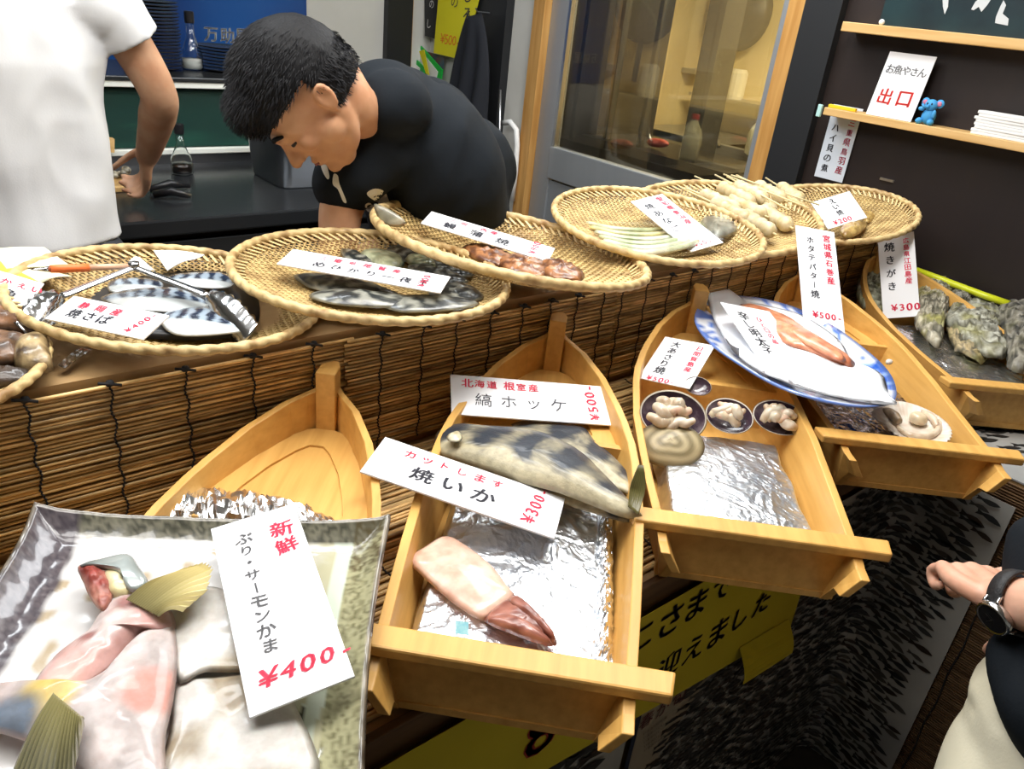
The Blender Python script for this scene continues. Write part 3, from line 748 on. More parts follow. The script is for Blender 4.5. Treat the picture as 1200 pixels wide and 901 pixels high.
# ================================================================ STRIPED FISH
def hok(q, s):
    a = (Vector(q)-HA).dot(HD); b = (Vector(q)-HA).dot(HN)
    band = .5+.5*math.sin(a*92+1.2+2.6*nz(q, 14)); back = max(0, min(1, (b-.000)/.026))
    c = mixc((.52, .46, .30), (.028, .036, .050), back*(.55+.45*band)+max(0, band-.35)*(.9 if b > .002 else .0)+nz(q, 50)*.30+nz(q, 150, 3)*.35)
    if s > .95: c = mixc(c, (.40, .33, .18), .5)
    if abs(b-.008) < .0012: c = mixc(c, (.5, .5, .45), .5)
    return mixc(c, (.45, .38, .2), max(0, 1-(Vector(q)-W(540, 525, .79)).length/.022))
fishm = mat('wet_fish_skin', vcol=True, rough=.5, coat=.2, bump=.35, bscale=220, scale=80, col2=(.75, .75, .75))
def hfish(label, outline, z, H, tail, seed=0):
    global HA, HD, HN
    pts = px3(outline, z); hd, tl = W(*tail[0], z), W(*tail[1], z)
    HA = hd; HD = (tl-hd).normalized(); HN = Vector((-HD.y, HD.x, 0))
    if (pts[3]-hd).dot(HN) < 0: HN = -HN
    c = sum(pts, Vector())/len(pts); HA = hd+HN*(-.0)
    t = thing('striped_fish', label, 'fish', Vector((c.x, c.y, z)))
    mb = pillow(pts, H, nr=14, power=.7, col=hok, rough=.002, rs=40, seed=seed); mb.v = [tuple(Vector(v)-t.location) for v in mb.v]
    fixn(obj('body', mb, fishm, t, smooth=True)); return t
t1 = hfish('striped whole fish lying on its side behind, under the white card', [(596, 500), (618, 492), (650, 495), (682, 500), (700, 520), (722, 538), (740, 560), (745, 580), (725, 575), (690, 560), (640, 530), (610, 515)], .768, .016, [(600, 505), (745, 575)], 3)
t2 = hfish('pale belly of a striped fish showing below the upper fish', [(640, 580), (660, 590), (700, 603), (738, 612), (752, 600), (730, 590), (700, 580), (670, 572)], .762, .016, [(650, 590), (752, 603)], 5)
t3 = hfish('front striped fish with dark bands and raised tail', [(509, 520), (513, 505), (530, 498), (560, 500), (600, 503), (645, 512), (685, 534), (715, 563), (750, 600), (752, 608), (728, 606), (692, 592), (655, 578), (613, 566), (572, 552), (540, 542), (515, 532)], .785, .030, [(509, 522), (752, 606)], 7)
o0 = Vector(t3.location)
mb = MB(); mb.c = []
def tailf(u, v):
    a = W(736, 594, .800).lerp(W(748, 603, .800), u); b = W(741, 560, .835).lerp(W(758, 562, .830), u); top = W(752, 536, .855)
    m_ = W(738, 572, .82).lerp(W(755, 580, .815), u)
    p = a.lerp(m_, min(1, v*2)) if v < .5 else m_.lerp(b.lerp(top, .0), (v-.5)*2)
    if v > .8: p = p.lerp(top, (v-.8)*3.2)
    return p-o0+Vector((0, 0, .0004*math.sin(u*40)))
for j in range(13):
    for i in range(17): mb.v.append(tuple(tailf(i/16, j/12))); mb.c.append(mixc((.16, .14, .04), (.05, .05, .02), .5*(i % 2)+.3*j/12))
mb.f = [(j*17+i, j*17+i+1, (j+1)*17+i+1, (j+1)*17+i) for j in range(12) for i in range(16)]
o = obj('tail_fin', mb, finm, t3, solid=.0015, smooth=True); o['label'] = 'upright dark olive tail fin'
obj('gill_patch', fixn(obj('gill_patch_tmp', MB(), flesh)) and pillow([p-o0 for p in px3([(524, 510), (536, 505), (542, 512), (538, 518), (526, 517)], .812)], .004, nr=4, col=lambda q, s: mixc((.55, .5, .3), (.75, .72, .55), .5+nz(q, 120)*2), rough=.002, rs=120), flesh, t3, smooth=True)
bpy.data.objects.remove(bpy.data.objects['gill_patch_tmp'])
# ================================================================ SQUID
o0 = W(560, 690, .742)
t = thing('squid', 'pale pink squid with reddish arms lying on the foil', 'squid', o0)
mb = pillow([p-o0 for p in px3([(477, 656), (498, 640), (522, 628), (548, 641), (576, 663), (593, 684), (604, 700), (590, 712), (567, 727), (541, 714), (519, 697), (494, 674)], .747)], .012, nr=12, power=.5,
            col=lambda q, s: mixc((.80, .58, .46), (.74, .46, .35), .4+nz(q, 40)*1.6+(.5 if s > .95 else 0)), rough=.0006, rs=50)
fixn(obj('mantle', mb, flesh, t, smooth=True))
acol = lambda q, s: mixc((.46, .20, .15), (.22, .07, .05), .5+nz(q, 90)*1.5+(.3 if s < .4 else -.2))
for k, (a, z, H) in enumerate([([(567, 726), (585, 708), (604, 699), (625, 717), (640, 736), (652, 750), (650, 757), (636, 750), (610, 742), (588, 734)], .748, .014),
                               ([(568, 727), (590, 722), (615, 730), (640, 747), (648, 757), (630, 754), (600, 743), (580, 735)], .754, .013),
                               ([(596, 706), (606, 700), (630, 722), (650, 745), (646, 748), (620, 727)], .757, .010)]):
    mb = pillow([p-o0 for p in px3(a, z)], H, nr=7, col=acol, rough=.002, rs=90, seed=k); fixn(obj('arm', mb, flesh, t, smooth=True))
o = obj('blue_label', MB().grid(lambda u, v: W(534, 727, .752).lerp(W(549, 729, .752), u).lerp(W(534, 742, .744).lerp(W(549, 744, .744), u), v), 4, 3), mat('light_blue_paper', (.22, .55, .66), .5, col2=(.35, .65, .72), scale=200, stretch=(1, 1, 1)), solid=.0008)
localise(o, W(541, 740, .744)); tag(o, 'tiny light blue slip on the foil by the crossbar', 'slip')
# fish print on the lining sheet at the right end
rs = random.Random(21); groups = {}
for k in range(420):
    x, y, L = rs.uniform(XW+.03, XR-.08), rs.uniform(-.9, YF+.02), rs.uniform(.045, .07); a = rs.uniform(-.2, .2)+2.6; g = groups.setdefault(rs.randrange(3), MB())
    vs = [Vector((x+px*math.cos(a)-py*math.sin(a), y+px*math.sin(a)+py*math.cos(a), TZ-.0087)) for px, py in fish_poly(L)]; n_ = len(vs); c = sum(vs, Vector())/n_
    if min(v.x for v in vs) > XW and max(v.x for v in vs) < XR-.05 and max(v.y for v in vs) < YF+.04: g.add([v-lining.location for v in vs+[c]], [(i, (i+1) % n_, n_) for i in range(n_)])
for i, g in groups.items(): o = obj('fish_print', g, MATS['fish_ink_%d' % i], lining); o['kind'] = 'stuff'
# ================================================================ CLAMS
shell_out = mat('clam_shell', vcol=True, rough=.5, bump=.5, bscale=60, coat=.15)
shell_in = mat('clam_inside', (.05, .03, .045), .2, col2=(.30, .24, .26), scale=24, lo=.5, hi=.8, coat=.6)
def valve(M, a, b, depth, colf, inner, parent, th=.0022, ribs=0):
    """half a bivalve: opening faces local +z, hinge toward -y"""
    mb = MB(); mb.c = []; nr, na = 14, 48
    def pt(s, w, off):
        r = 1+.05*math.cos(2*w+.4)+.03*math.sin(w)
        x, y = a*r*s*math.cos(w), b*r*s*math.sin(w); z = -depth*max(0, 1-s*s)**.6
        if ribs: z += .0012*math.sin(w*ribs)*s; 
        return Vector((x, y, z-off))
    for j in range(nr+1):
        for i in range(na): mb.v.append(tuple(M@pt(max(.02, 1-j/nr)*1.03, 2*PI*i/na, th))); mb.c.append(colf(1-j/nr, 2*PI*i/na))
    for j in range(nr):
        for i in range(na): mb.f.append((j*na+i, (j+1)*na+i, (j+1)*na+(i+1) % na, j*na+(i+1) % na))
    mb.f.append(tuple(reversed([nr*na+i for i in range(na)])))
    o = len(mb.v); 
    for i in range(na): mb.v.append(tuple(M@(pt(.97, 2*PI*i/na, -.0005)))); mb.c.append((.62, .56, .48))
    for i in range(na): mb.f.append((i, (i+1) % na, o+(i+1) % na, o+i))
    obj('shell', mb, shell_out, parent, smooth=True)
    mb = MB()
    for j in range(nr+1):
        for i in range(na): mb.v.append(tuple(M@pt(max(.02, 1-j/nr)*.97, 2*PI*i/na, -.0005)))
    for j in range(nr):
        for i in range(na): mb.f.append((j*na+i, j*na+(i+1) % na, (j+1)*na+(i+1) % na, (j+1)*na+i))
    mb.f.append(tuple(nr*na+i for i in range(na)))
    obj('shell_lining', mb, inner, parent, smooth=True)
def meat(parent, blobs, colf, name='meat'):
    for k, (pts, r) in enumerate(blobs):
        mb = MB(); P_ = [Vector(p) for p in pts]; cr = []
        for i in range(len(P_)-1):
            p0, p1, p2, p3 = P_[max(0, i-1)], P_[i], P_[i+1], P_[min(len(P_)-1, i+2)]
            for j in range(6):
                q = j/6; cr.append(.5*((2*p1)+(p2-p0)*q+(2*p0-5*p1+4*p2-p3)*q*q+(3*p1-p0-3*p2+p3)*q**3))
        cr.append(P_[-1]); m_ = len(cr)
        rr = [r*(.35+.65*math.sin(PI*(i+.6)/(m_+.2))**.5)*(1+.15*nz(cr[i], 90, k)) for i in range(m_)]
        mb.tube(cr, rr, 12); mb.c = [colf(Vector(v), k) for v in mb.v]
        obj(name, mb, flesh, parent, smooth=True)
stripe = lambda s, w: mixc((.46, .38, .22), (.20, .16, .08), .5+.5*math.sin(s*70+math.sin(w*3)))
dkst = lambda s, w: mixc((.30, .27, .20), (.07, .06, .045), .5+.5*math.sin(s*60+2*math.sin(w*2)))
mcol = lambda q, k: mixc([(.80, .56, .42), (.78, .66, .48), (.72, .64, .50), (.82, .74, .6)][k % 4], (.55, .42, .28), .3+nz(q, 80)*1.5)
def clam(label, c, tilt, rz, a, b, depth, blobs, back=None):
    M = Matrix.Translation(c) @ Matrix.Rotation(rz, 4, 'Z') @ Matrix.Rotation(tilt, 4, 'X')
    t = thing('opened_clam', label, 'clam', M, 'opened clams in the boat tray')
    valve(Matrix.Identity(4), a, b, depth, stripe if back else dkst, shell_in, t)
    meat(t, blobs, mcol)
    if back: valve(back, a*1.0, b*.98, depth*.9, stripe, shell_in, t)
    return t
cl = BOATS[2][1]; vz = math.radians(cl-90)-.12
I_ = Matrix.Identity(4)
def blobs(n, a, b, seed, r=.009):
    rs = random.Random(seed); out = []
    for i in range(n):
        cx_, cy_ = rs.uniform(-.55, .45)*a, rs.uniform(-.6, .45)*b; an = rs.uniform(-.7, .7); l = rs.uniform(.35, .8)*a; z = rs.uniform(.0, .010); p = []
        for j in range(5): q = j/4-.5; p.append((cx_+q*l*2*math.cos(an), cy_+q*l*2*math.sin(an)+rs.uniform(-.2, .2)*b, z+.008*(1-4*q*q)+rs.uniform(-.002, .003)))
        out.append((p, r*rs.uniform(.65, 1.15)))
    return out
bl1 = [([(-.030, .002, .0), (-.018, .016, .010), (0, .012, .014), (.012, .018, .010)], .011), ([(-.024, -.006, .004), (-.006, -.002, .012), (.012, .004, .012), (.024, .010, .004)], .010),
       ([(-.012, -.014, .004), (.008, -.012, .010), (.022, -.004, .006)], .009), ([(.0, -.018, .004), (.016, -.016, .008), (.028, -.012, .002)], .008), ([(-.02, -.016, .0), (0, -.022, .002), (.02, -.02, .0)], .007)]
bl1 = blobs(8, .034, .036, 5, .0100)
clam('biggest opened clam, standing with dark inner shell and pinkish meat', W(789, 487, .792), math.radians(50), vz, .054, .045, .020, bl1,
     Matrix.Translation((.002, -.052, .004)) @ Matrix.Rotation(math.radians(165), 4, 'X') @ Matrix.Rotation(.10, 4, 'Y'))
bl2 = [([(-.026, .0, .004), (-.012, .012, .010), (.006, .010, .010), (.022, .014, .006)], .009), ([(-.024, -.008, .006), (0, -.006, .012), (.020, -.002, .008)], .009), ([(-.014, -.016, .004), (.006, -.016, .006), (.02, -.012, .002)], .007), ([(.006, .016, .006), (.018, .008, .014), (.026, -.002, .006)], .006)]
bl2 = blobs(9, .026, .030, 8)
clam('middle opened clam in the row, yellowish meat spilling out', W(855, 487, .775), math.radians(36), vz-.1, .040, .036, .018, bl2)
bl3 = [([(-.026, .004, .006), (-.010, .012, .012), (.004, .018, .010), (.010, .006, .012), (.012, -.006, .008)], .008), ([(-.022, -.008, .006), (-.004, -.010, .012), (.014, -.010, .006)], .009), ([(-.02, -.016, .002), (0, -.018, .004), (.024, -.012, .002)], .006)]
bl3 = blobs(9, .028, .030, 12)
clam('right-hand opened clam touching the boat side', W(914, 489, .775), math.radians(36), vz, .045, .036, .018, bl3)
clam('empty dark clam shell peeping out behind the price card', W(818, 452, .790), math.radians(40), vz, .024, .020, .010, [])
# ================================================================ COD ROE PLATE
pts = px3([(814, 376), (822, 356), (850, 347), (890, 350), (935, 362), (975, 382), (1008, 405), (1038, 432), (1050, 455), (1045, 472), (1010, 477), (960, 469), (910, 452), (868, 428), (832, 402)], .835)
c = sum(pts, Vector())/len(pts); o0 = Vector((c.x, c.y, .812))
t = thing('oval_plate', 'oval white plate with blue painted rim, propped across two boats', 'plate', o0)
mb = MB(); mb.c = []; ol = spline(pts, 6); k = len(ol); nr = 16
cb = (.02, .10, .48); cw = (.78, .81, .86)
for j in range(nr+1):
    s = max(.02, 1-j/nr)
    for i, p in enumerate(ol):
        q = c+(p-c)*s; q.z = .835-.016*(1-max(0, (s-.62)/.38)**1.5); mb.v.append(tuple(q-o0))
        v = nz(q, 70); col = cw
        if s > .80 and v+.30*math.sin(i*.3) > .16 and s < .985: col = mixc(cb, (.2, .35, .7), .3)
        d = (q-W(1022, 436, .835)).length
        if d < .06: col = cb if (math.sin(q.x*900) > .2 or math.sin(q.y*900) > .2) else (.25, .40, .75)
        if .97 <= s: col = (.12, .2, .5)
        mb.c.append(col)
for j in range(nr):
    for i in range(k): mb.f.append((j*k+i, j*k+(i+1) % k, (j+1)*k+(i+1) % k, (j+1)*k+i))
mb.f.append(tuple(nr*k+i for i in range(k)))
obj('plate_body', mb, mat('blue_white_porcelain', vcol=True, rough=.12, coat=.7), t, smooth=True, solid=.0045)
mb = pillow(px3([(829, 334), (850, 335), (862, 350), (900, 358), (935, 367), (962, 382), (985, 400), (1000, 424), (1018, 430), (1035, 440), (1042, 462), (1050, 474), (1005, 470), (950, 458), (900, 440), (866, 418), (846, 392), (832, 362)], .8400), .0012, nr=12, n=6, rough=.0018, rs=30)
o = food('greaseproof_paper', 'white paper sheet under the cod roe, one corner sticking up at the back', 'paper', mb, mat('greaseproof', (.83, .84, .88), .5, sss=.1, bump=.15, bscale=30))
rcol = lambda q, s: mixc((.80, .36, .20), (.62, .20, .10), .35+nz(q, 55)*1.7+(.3 if s > .95 else 0))
mb = pillow(px3([(864, 360), (873, 356), (900, 363), (928, 376), (950, 392), (978, 412), (1000, 422), (998, 430), (975, 423), (948, 412), (925, 405), (905, 392), (888, 378), (872, 370)], .842), .016, nr=8, col=rcol, rough=.003, rs=60)
food('cod_roe', 'long orange pink cod roe sac lying across the oval plate', 'cod roe', mb)
mb = pillow(px3([(918, 386), (940, 386), (965, 400), (990, 418), (985, 424), (955, 410), (932, 398)], .850), .012, nr=7, col=rcol, rough=.002, rs=60, seed=3)
food('cod_roe', 'second smaller lobe of cod roe overlapping the first', 'cod roe', mb)
price_card('white card for cod roe under clear film on the oval plate', (1.3569, .7427, .849), (.9146, -.3635, -.1771), (.4003, .8757, .2700), .1296, .2116,
    [('ひと口の品', .10, .30, .017, pink, dict(vertical=True, gap=1.05)), ('辛し明太子', -.20, .32, .028, ink, dict(vertical=True, gap=1.0)), ('¥200-', -.10, -.36, .022, pink)])
# ================================================================ SCALLOP
o0 = W(1070, 498, .748)
t = thing('scallop', 'single opened scallop on its pale fan-shaped shell', 'scallop', o0)
mb = MB(); mb.c = []; pts = px3([(1022, 486), (1030, 476), (1044, 471), (1062, 472), (1085, 480), (1105, 492), (1115, 505), (1111, 517), (1092, 523), (1066, 518), (1042, 504)], .768)
ol = spline(pts, 7); c = sum(pts, Vector())/len(pts); k = len(ol); nr = 10
for j in range(nr+1):
    s = max(.02, 1-j/nr)
    for i, p in enumerate(ol):
        q = c+(p-c)*(s*(1+.02*math.cos(i*PI)*(s > .8))); q.z = .768-.018*(1-s**2)+.0015*(i % 2)*s; mb.v.append(tuple(q-o0)); mb.c.append(mixc((.80, .74, .66), (.62, .48, .36), .4+.3*(i % 2)+nz(q, 60)-.5*(q-W(1105, 510, .76)).length/.05*.3))
for j in range(nr):
    for i in range(k): mb.f.append((j*k+i, j*k+(i+1) % k, (j+1)*k+(i+1) % k, (j+1)*k+i))
mb.f.append(tuple(nr*k+i for i in range(k)))
obj('shell', mb, mat('scallop_shell', vcol=True, rough=.45), t, smooth=True, solid=.002)
mb = MB().lathe([(.001, .022), (.010, .0215), (.0155, .018), (.017, .010), (.016, 0)][::-1], W(1074, 496, .756)-o0, 24)
mb.c = [mixc((.84, .74, .54), (.78, .64, .42), .5+nz(Vector(v), 90)) for v in mb.v]; obj('adductor', mb, flesh, t, smooth=True, subs=1)
fr = [W(x, y, .762)-o0 for x, y in ((1052, 500), (1062, 508), (1076, 512), (1090, 511), (1099, 504), (1100, 494), (1092, 486))]
meat(t, [(fr, .0065), ([W(1036, 480, .764)-o0, W(1046, 486, .766)-o0, W(1054, 494, .766)-o0], .010), ([W(1080, 482, .764)-o0, W(1093, 490, .768)-o0, W(1098, 500, .764)-o0], .007)], lambda q, k: mixc([(.78, .66, .50), (.30, .22, .14), (.74, .60, .46)][k], (.60, .46, .30), .3+nz(q, 90)*1.4), 'mantle')
# ================================================================ OYSTERS
oym = mat('oyster_shell', vcol=True, rough=.55, bump=.7, bscale=70, scale=60, col2=(.5, .48, .42))
def oyster(label, outline, z, H, seed, light=(.62, .58, .46), dark=(.09, .085, .06), green=.3):
    def col(q, s):
        v = .5+.5*math.sin(s*34+6*nz(q, 26, seed)); c = mixc(light, dark, v*.6+nz(q, 60, seed)*1.8+.1)
        return mixc(c, (.42, .40, .13), green*max(0, nz(q, 22, seed+4)*3))
    mb = pillow(px3(outline, z), H, nr=16, col=col, rough=.007, rs=34, n=6, seed=seed, zf=lambda q, s: .0022*math.sin(s*34+6*nz(q, 26, seed)), power=.45)
    mb.v = [tuple(Vector(v)+Vector((0, 0, 1))*.010*(.6-2*abs(nz(v, 30, seed+1)))+Vector((nz(v, 80, 2), nz(v, 80, 5), 0))*.003) for v in mb.v]
    return food('oyster', label, 'oyster', mb, oym, 'rough oysters in the right-end boat')
oyster('tall pale green oyster directly beside the oyster price card', [(1069, 362), (1074, 340), (1089, 325), (1107, 320), (1117, 332), (1113, 355), (1106, 382), (1101, 408), (1086, 402), (1074, 386)], .765, .040, 1, green=.9)
oyster('flat oyster with pale smooth face in the middle of the row', [(1106, 378), (1114, 362), (1134, 354), (1160, 357), (1172, 375), (1170, 395), (1180, 414), (1170, 422), (1148, 417), (1128, 402)], .765, .034, 2, light=(.52, .52, .44))
oyster('darkest oyster at the right picture edge', [(1166, 368), (1184, 356), (1212, 358), (1232, 385), (1222, 420), (1200, 438), (1184, 434), (1176, 410)], .768, .045, 3, light=(.34, .32, .27), dark=(.03, .03, .028), green=.1)
oyster('round green-grey oyster at the left of the boat behind the card', [(1003, 340), (1008, 322), (1020, 314), (1034, 320), (1040, 345), (1034, 366), (1018, 364), (1006, 354)], .765, .030, 4, light=(.50, .52, .40), green=.7)
oyster('brown-edged oyster shell tucked under the flat one', [(1108, 380), (1124, 390), (1140, 408), (1158, 418), (1146, 424), (1126, 414), (1112, 398)], .758, .018, 6, light=(.58, .46, .26))
oyster('small knobbly oyster behind between the two pale ones', [(1112, 345), (1128, 346), (1138, 358), (1128, 372), (1114, 370)], .772, .026, 8, light=(.36, .34, .30), green=.2)
o = obj('yellow_tube', MB().tube([WX(1072, 316, 2.405), WX(1110, 330, 2.405), WX(1150, 345, 2.405), WX(1182, 356, 2.405)], .012, 12, sy=.8), mat('lime_plastic', (.62, .66, .02), .3), smooth=True)
localise(o, WX(1130, 338, 2.405)); tag(o, 'bright lime yellow strip along the dark wall behind the oysters', 'strip')
# small pebble-like shell bit
mb = MB().ell(W(1042, 424, .79), (.010, .007, .006)); mb.c = [(.8, .74, .66)]*len(mb.v)
food('shell_bit', 'tiny pale shell bit in the scallop boat beside the oval plate', 'shell', mb)
# ================================================================ BASKET CONTENTS
def BK_(i, x, y, z=0): return BM[i]@Vector((x, y, z))
# mackerel
tray_pts = px3([(62, 340), (110, 322), (190, 318), (262, 318), (300, 345), (300, 385), (262, 397), (190, 398), (120, 390), (70, 370)], .925)
mb = pillow(tray_pts, .004, nr=4); food('black_tray', 'flat black plastic tray under the mackerel fillets', 'tray', mb, black_pl)
def mack(label, outline, z, H, d0, d1, seed):
    a, b = W(*d0, z), W(*d1, z); ax_ = (b-a).normalized(); nn = Vector((-ax_.y, ax_.x, 0)); c0 = sum(px3(outline, z), Vector())/len(outline)
    def col(q, s):
        u = (Vector(q)-a).dot(ax_); v = (Vector(q)-c0).dot(nn)
        st = math.sin(u*300+60*v+1.8*nz(q, 60)); c = mixc((.34, .42, .50), (.012, .02, .045), .5+st*1.6)
        if v < -.010: c = mixc(c, (.58, .62, .62), min(1, (-v-.010)*200))
        return mixc(c, (.7, .72, .72), .7 if s > .96 else 0)
    mb = pillow(px3(outline, z), H*.55, nr=12, power=.8, col=col, n=8); return food('mackerel_fillet', label, 'fish fillet', mb, mat('mackerel_skin', vcol=True, rough=.24, metal=.1, coat=.5), 'mackerel fillets in the tongs basket')
mack('middle mackerel fillet with bold blue stripes, crossing under the tongs', [(118, 350), (140, 341), (175, 337), (210, 338), (238, 350), (246, 358), (225, 366), (190, 366), (150, 362)], .938, .018, (118, 352), (246, 358), 1)
mack('front mackerel fillet with silvery side near the rim', [(188, 370), (215, 361), (250, 361), (280, 376), (292, 386), (262, 392), (215, 394), (194, 386)], .938, .018, (188, 376), (292, 388), 2)
mack('rear mackerel fillet beside the white paper slips', [(196, 324), (230, 319), (262, 320), (276, 332), (262, 338), (225, 336)], .938, .012, (196, 326), (276, 332), 3)
mack('small mackerel fillet half hidden behind the left tong arm', [(128, 330), (150, 326), (185, 328), (190, 337), (160, 341), (130, 342)], .936, .012, (128, 334), (190, 334), 4)
# tongs
apex = W(157, 311, .985); t = thing('steel_tongs', 'steel tongs with scalloped ends lying open across the basket', 'tongs', apex)
shiny = mat('polished_steel', (.62, .63, .64), .16, 1)
def arm(p1, mid, end):
    a, b, c = Vector((0, 0, 0)), mid-apex, end-apex; side = (b-a).cross(Vector((0, 0, 1))).normalized(); mb = MB(); n = 14
    for j in range(n+1):
        q = a.lerp(b, j/n); w = .0065+.003*j/n
        for i in range(7):
            e = i/6*2-1; mb.v.append(tuple(q+side*e*w+Vector((0, 0, -.0035*e*e))))
    mb.f = [(j*7+i, j*7+i+1, (j+1)*7+i+1, (j+1)*7+i) for j in range(n) for i in range(6)]
    obj('arm', mb, shiny, t, smooth=True, solid=.0012)
    d = (c-b); L = d.length; d.normalize(); side = d.cross((apex+b-Vector(CAM)).normalized()).normalized(); mb = MB(); n = 26; m_ = 14
    for j in range(n+1):
        s = j/n; w = .009+.014*math.sin(min(1, s*1.4)*PI*.58); q = b+d*L*s+Vector((0, 0, -.018*s*s))
        for i in range(m_+1):
            e = i/m_*2-1; wv = w*(1+.09*math.sin(s*38)*(abs(e) > .9)); mb.v.append(tuple(q+side*e*wv+(apex+b-Vector(CAM)).normalized()*(.012*e*e+.0012*math.sin(s*38)*abs(e))))
    mb.f = [(j*(m_+1)+i, j*(m_+1)+i+1, (j+1)*(m_+1)+i+1, (j+1)*(m_+1)+i) for j in range(n) for i in range(m_)]
    o = obj('scalloped_end', mb, shiny, t, smooth=True, solid=.001)
arm(None, W(70, 345, .968), W(30, 378, .965)); arm(None, W(244, 344, .965), W(292, 380, .955))
o = obj('hinge', MB().tube([Vector((0, 0, -.006)), Vector((0, 0, .005))], .008, 12), shiny, t, smooth=True)
# pen, note pad, slips
p0, p1 = W(36, 316, .985), W(150, 312, .975); d = (p1-p0).normalized(); Lp = (p1-p0).length
t = thing('ballpoint_pen', 'orange ballpoint pen with clear barrel beside the tongs', 'pen', p0)
obj('tip', MB().tube([Vector(), d*Lp*.05, d*Lp*.19], [.0006, .0016, .0048], 12), shiny, t, smooth=True)
obj('grip', MB().tube([d*Lp*.19, d*Lp*.3, d*Lp*.45, d*Lp*.58], [.0056, .0062, .0058, .0064], 14), mat('orange_rubber', (.90, .20, .05), .5), t, smooth=True)
obj('barrel', MB().tube([d*Lp*.58, d*Lp], [.0052, .0045], 12), mat('amber_barrel', (.75, .45, .30), .2), t, smooth=True)
def quadsheet(name, label, cat, px, z, m, th=.0012, bend=.004):
    P_ = [W(p[0], p[1], p[2] if len(p) > 2 else z) for p in px]; c = sum(P_, Vector())/4
    mb = MB().grid(lambda u, v: P_[0].lerp(P_[1], u).lerp(P_[3].lerp(P_[2], u), v)-c+Vector((0, 0, bend*math.sin(u*PI))), 8, 6)
    o = obj(name, mb, m, solid=th); o.location = c; return tag(o, label, cat)
note = mat('cream_note_paper', (.80, .78, .52), .6)
quadsheet('note_pad', 'pale yellow note paper at the left edge behind the pen', 'paper', [(-30, 296), (52, 290), (84, 313), (-30, 320)], .965, note)
quadsheet('note_slip', 'second pale yellow note sheet in front of the orange pen', 'paper', [(-20, 318), (60, 318), (84, 324), (46, 333)], .962, note)
quadsheet('orange_folder', 'orange yellow card strip between the two note sheets', 'paper', [(-20, 300), (4, 306), (44, 330), (-20, 322)], .9645, mat('amber_card', (.78, .46, .05), .5))
quadsheet('paper_slip', 'white paper slip right of the tongs in the mackerel basket', 'paper', [(180, 294), (240, 299), (228, 304), (196, 317)], .955, paper)
quadsheet('paper_slip', 'white folded slip just behind the tongs hinge', 'paper', [(152, 306), (164, 302), (182, 318), (174, 320)], .957, paper)
# dried brown fish in the left basket
brn = lambda a, b: (lambda q, s: mixc(a, b, .5+nz(q, 60)*1.7))
for k, (lab, ol_, z, H, ca) in enumerate([
    ('brown dried fish body along the left edge, upper one', [(-25, 366), (10, 366), (48, 384), (56, 396), (20, 392), (-25, 388)], .945, .022, (.26, .12, .05)),
    ('square-cut dried fish end with tan face in the leftmost basket', [(14, 410), (36, 402), (58, 402), (62, 420), (60, 436), (20, 434)], .935, .026, (.46, .34, .17)),
    ('dark dried fish back behind the tan cut piece', [(-25, 396), (10, 396), (40, 404), (28, 414), (16, 428), (-25, 424)], .938, .022, (.22, .11, .05)),
    ('lowest dark dried piece in the leftmost basket', [(-25, 430), (10, 436), (40, 440), (30, 450), (-25, 452)], .930, .014, (.05, .04, .035))]):
    food('dried_fish', lab, 'dried fish', pillow(px3(ol_, z), H, nr=8, col=brn(ca, (.06, .035, .02)), rough=.005, rs=60, seed=k), dryflesh, 'dried fish in the leftmost basket')
quadsheet('steel_skewer_clip', 'thin steel strips poking out under the mackerel basket', 'utensil', [(68, 428), (92, 408), (108, 410), (76, 432)], .925, shiny, bend=.001)
# dark whole fish in basket 2
dk = [([(345, 322), (380, 322), (430, 332), (470, 345), (460, 350), (400, 346), (360, 336)], .0), ([(362, 345), (400, 340), (450, 346), (500, 352), (490, 360), (430, 360), (380, 355)], .004),
      ([(440, 352), (490, 348), (540, 350), (562, 356), (530, 364), (470, 366)], .003), ([(500, 335), (530, 330), (560, 340), (566, 350), (540, 356), (510, 350)], .002),
      ([(400, 292), (420, 298), (450, 312), (462, 322), (430, 316), (404, 304)], .004), ([(452, 286), (490, 292), (530, 308), (556, 322), (530, 326), (490, 312), (456, 298)], .002),
      ([(480, 310), (520, 318), (550, 330), (520, 334), (486, 324)], .008)]
names = ['leftmost dark fish under the long card', 'glossy dark fish along the near rim', 'dark fish at the right of the near rim', 'short dark fish by the right end of the card', 'slim grey fish with its head up behind the card', 'dark fish along the back of the basket', 'black fish lying across the right part behind the card']
for k, (ol_, dz) in enumerate(dk):
    f = lambda q, s, k=k: mixc(mixc((.02, .024, .024), (.26, .26, .22), max(0, nz(q, 70, k)*3.6+.02)), (.55, .55, .46), .55 if s > .93 else 0)
    food('dark_fish', names[k]+' in the third basket', 'fish', pillow(px3(ol_, .945+dz), .013, nr=10, power=.8, col=f, rough=.003, rs=70, seed=k), mat('black_fish_skin', vcol=True, rough=.28, coat=.3, bump=.4, bscale=120), 'dark whole fish under the long card')
for k, (ol_, lab) in enumerate([([(420, 298), (440, 294), (470, 302), (472, 314), (455, 318), (436, 310)], 'pale yellow-green fish belly at the back of the third basket'), ([(476, 302), (500, 304), (512, 312), (500, 316), (480, 310)], 'small pale fish belly beside the larger one')]):
    food('pale_fish', lab, 'fish', pillow(px3(ol_, .955), .014, nr=6, col=brn((.52, .55, .36), (.24, .26, .16)), rough=.002, rs=60, seed=k), flesh)
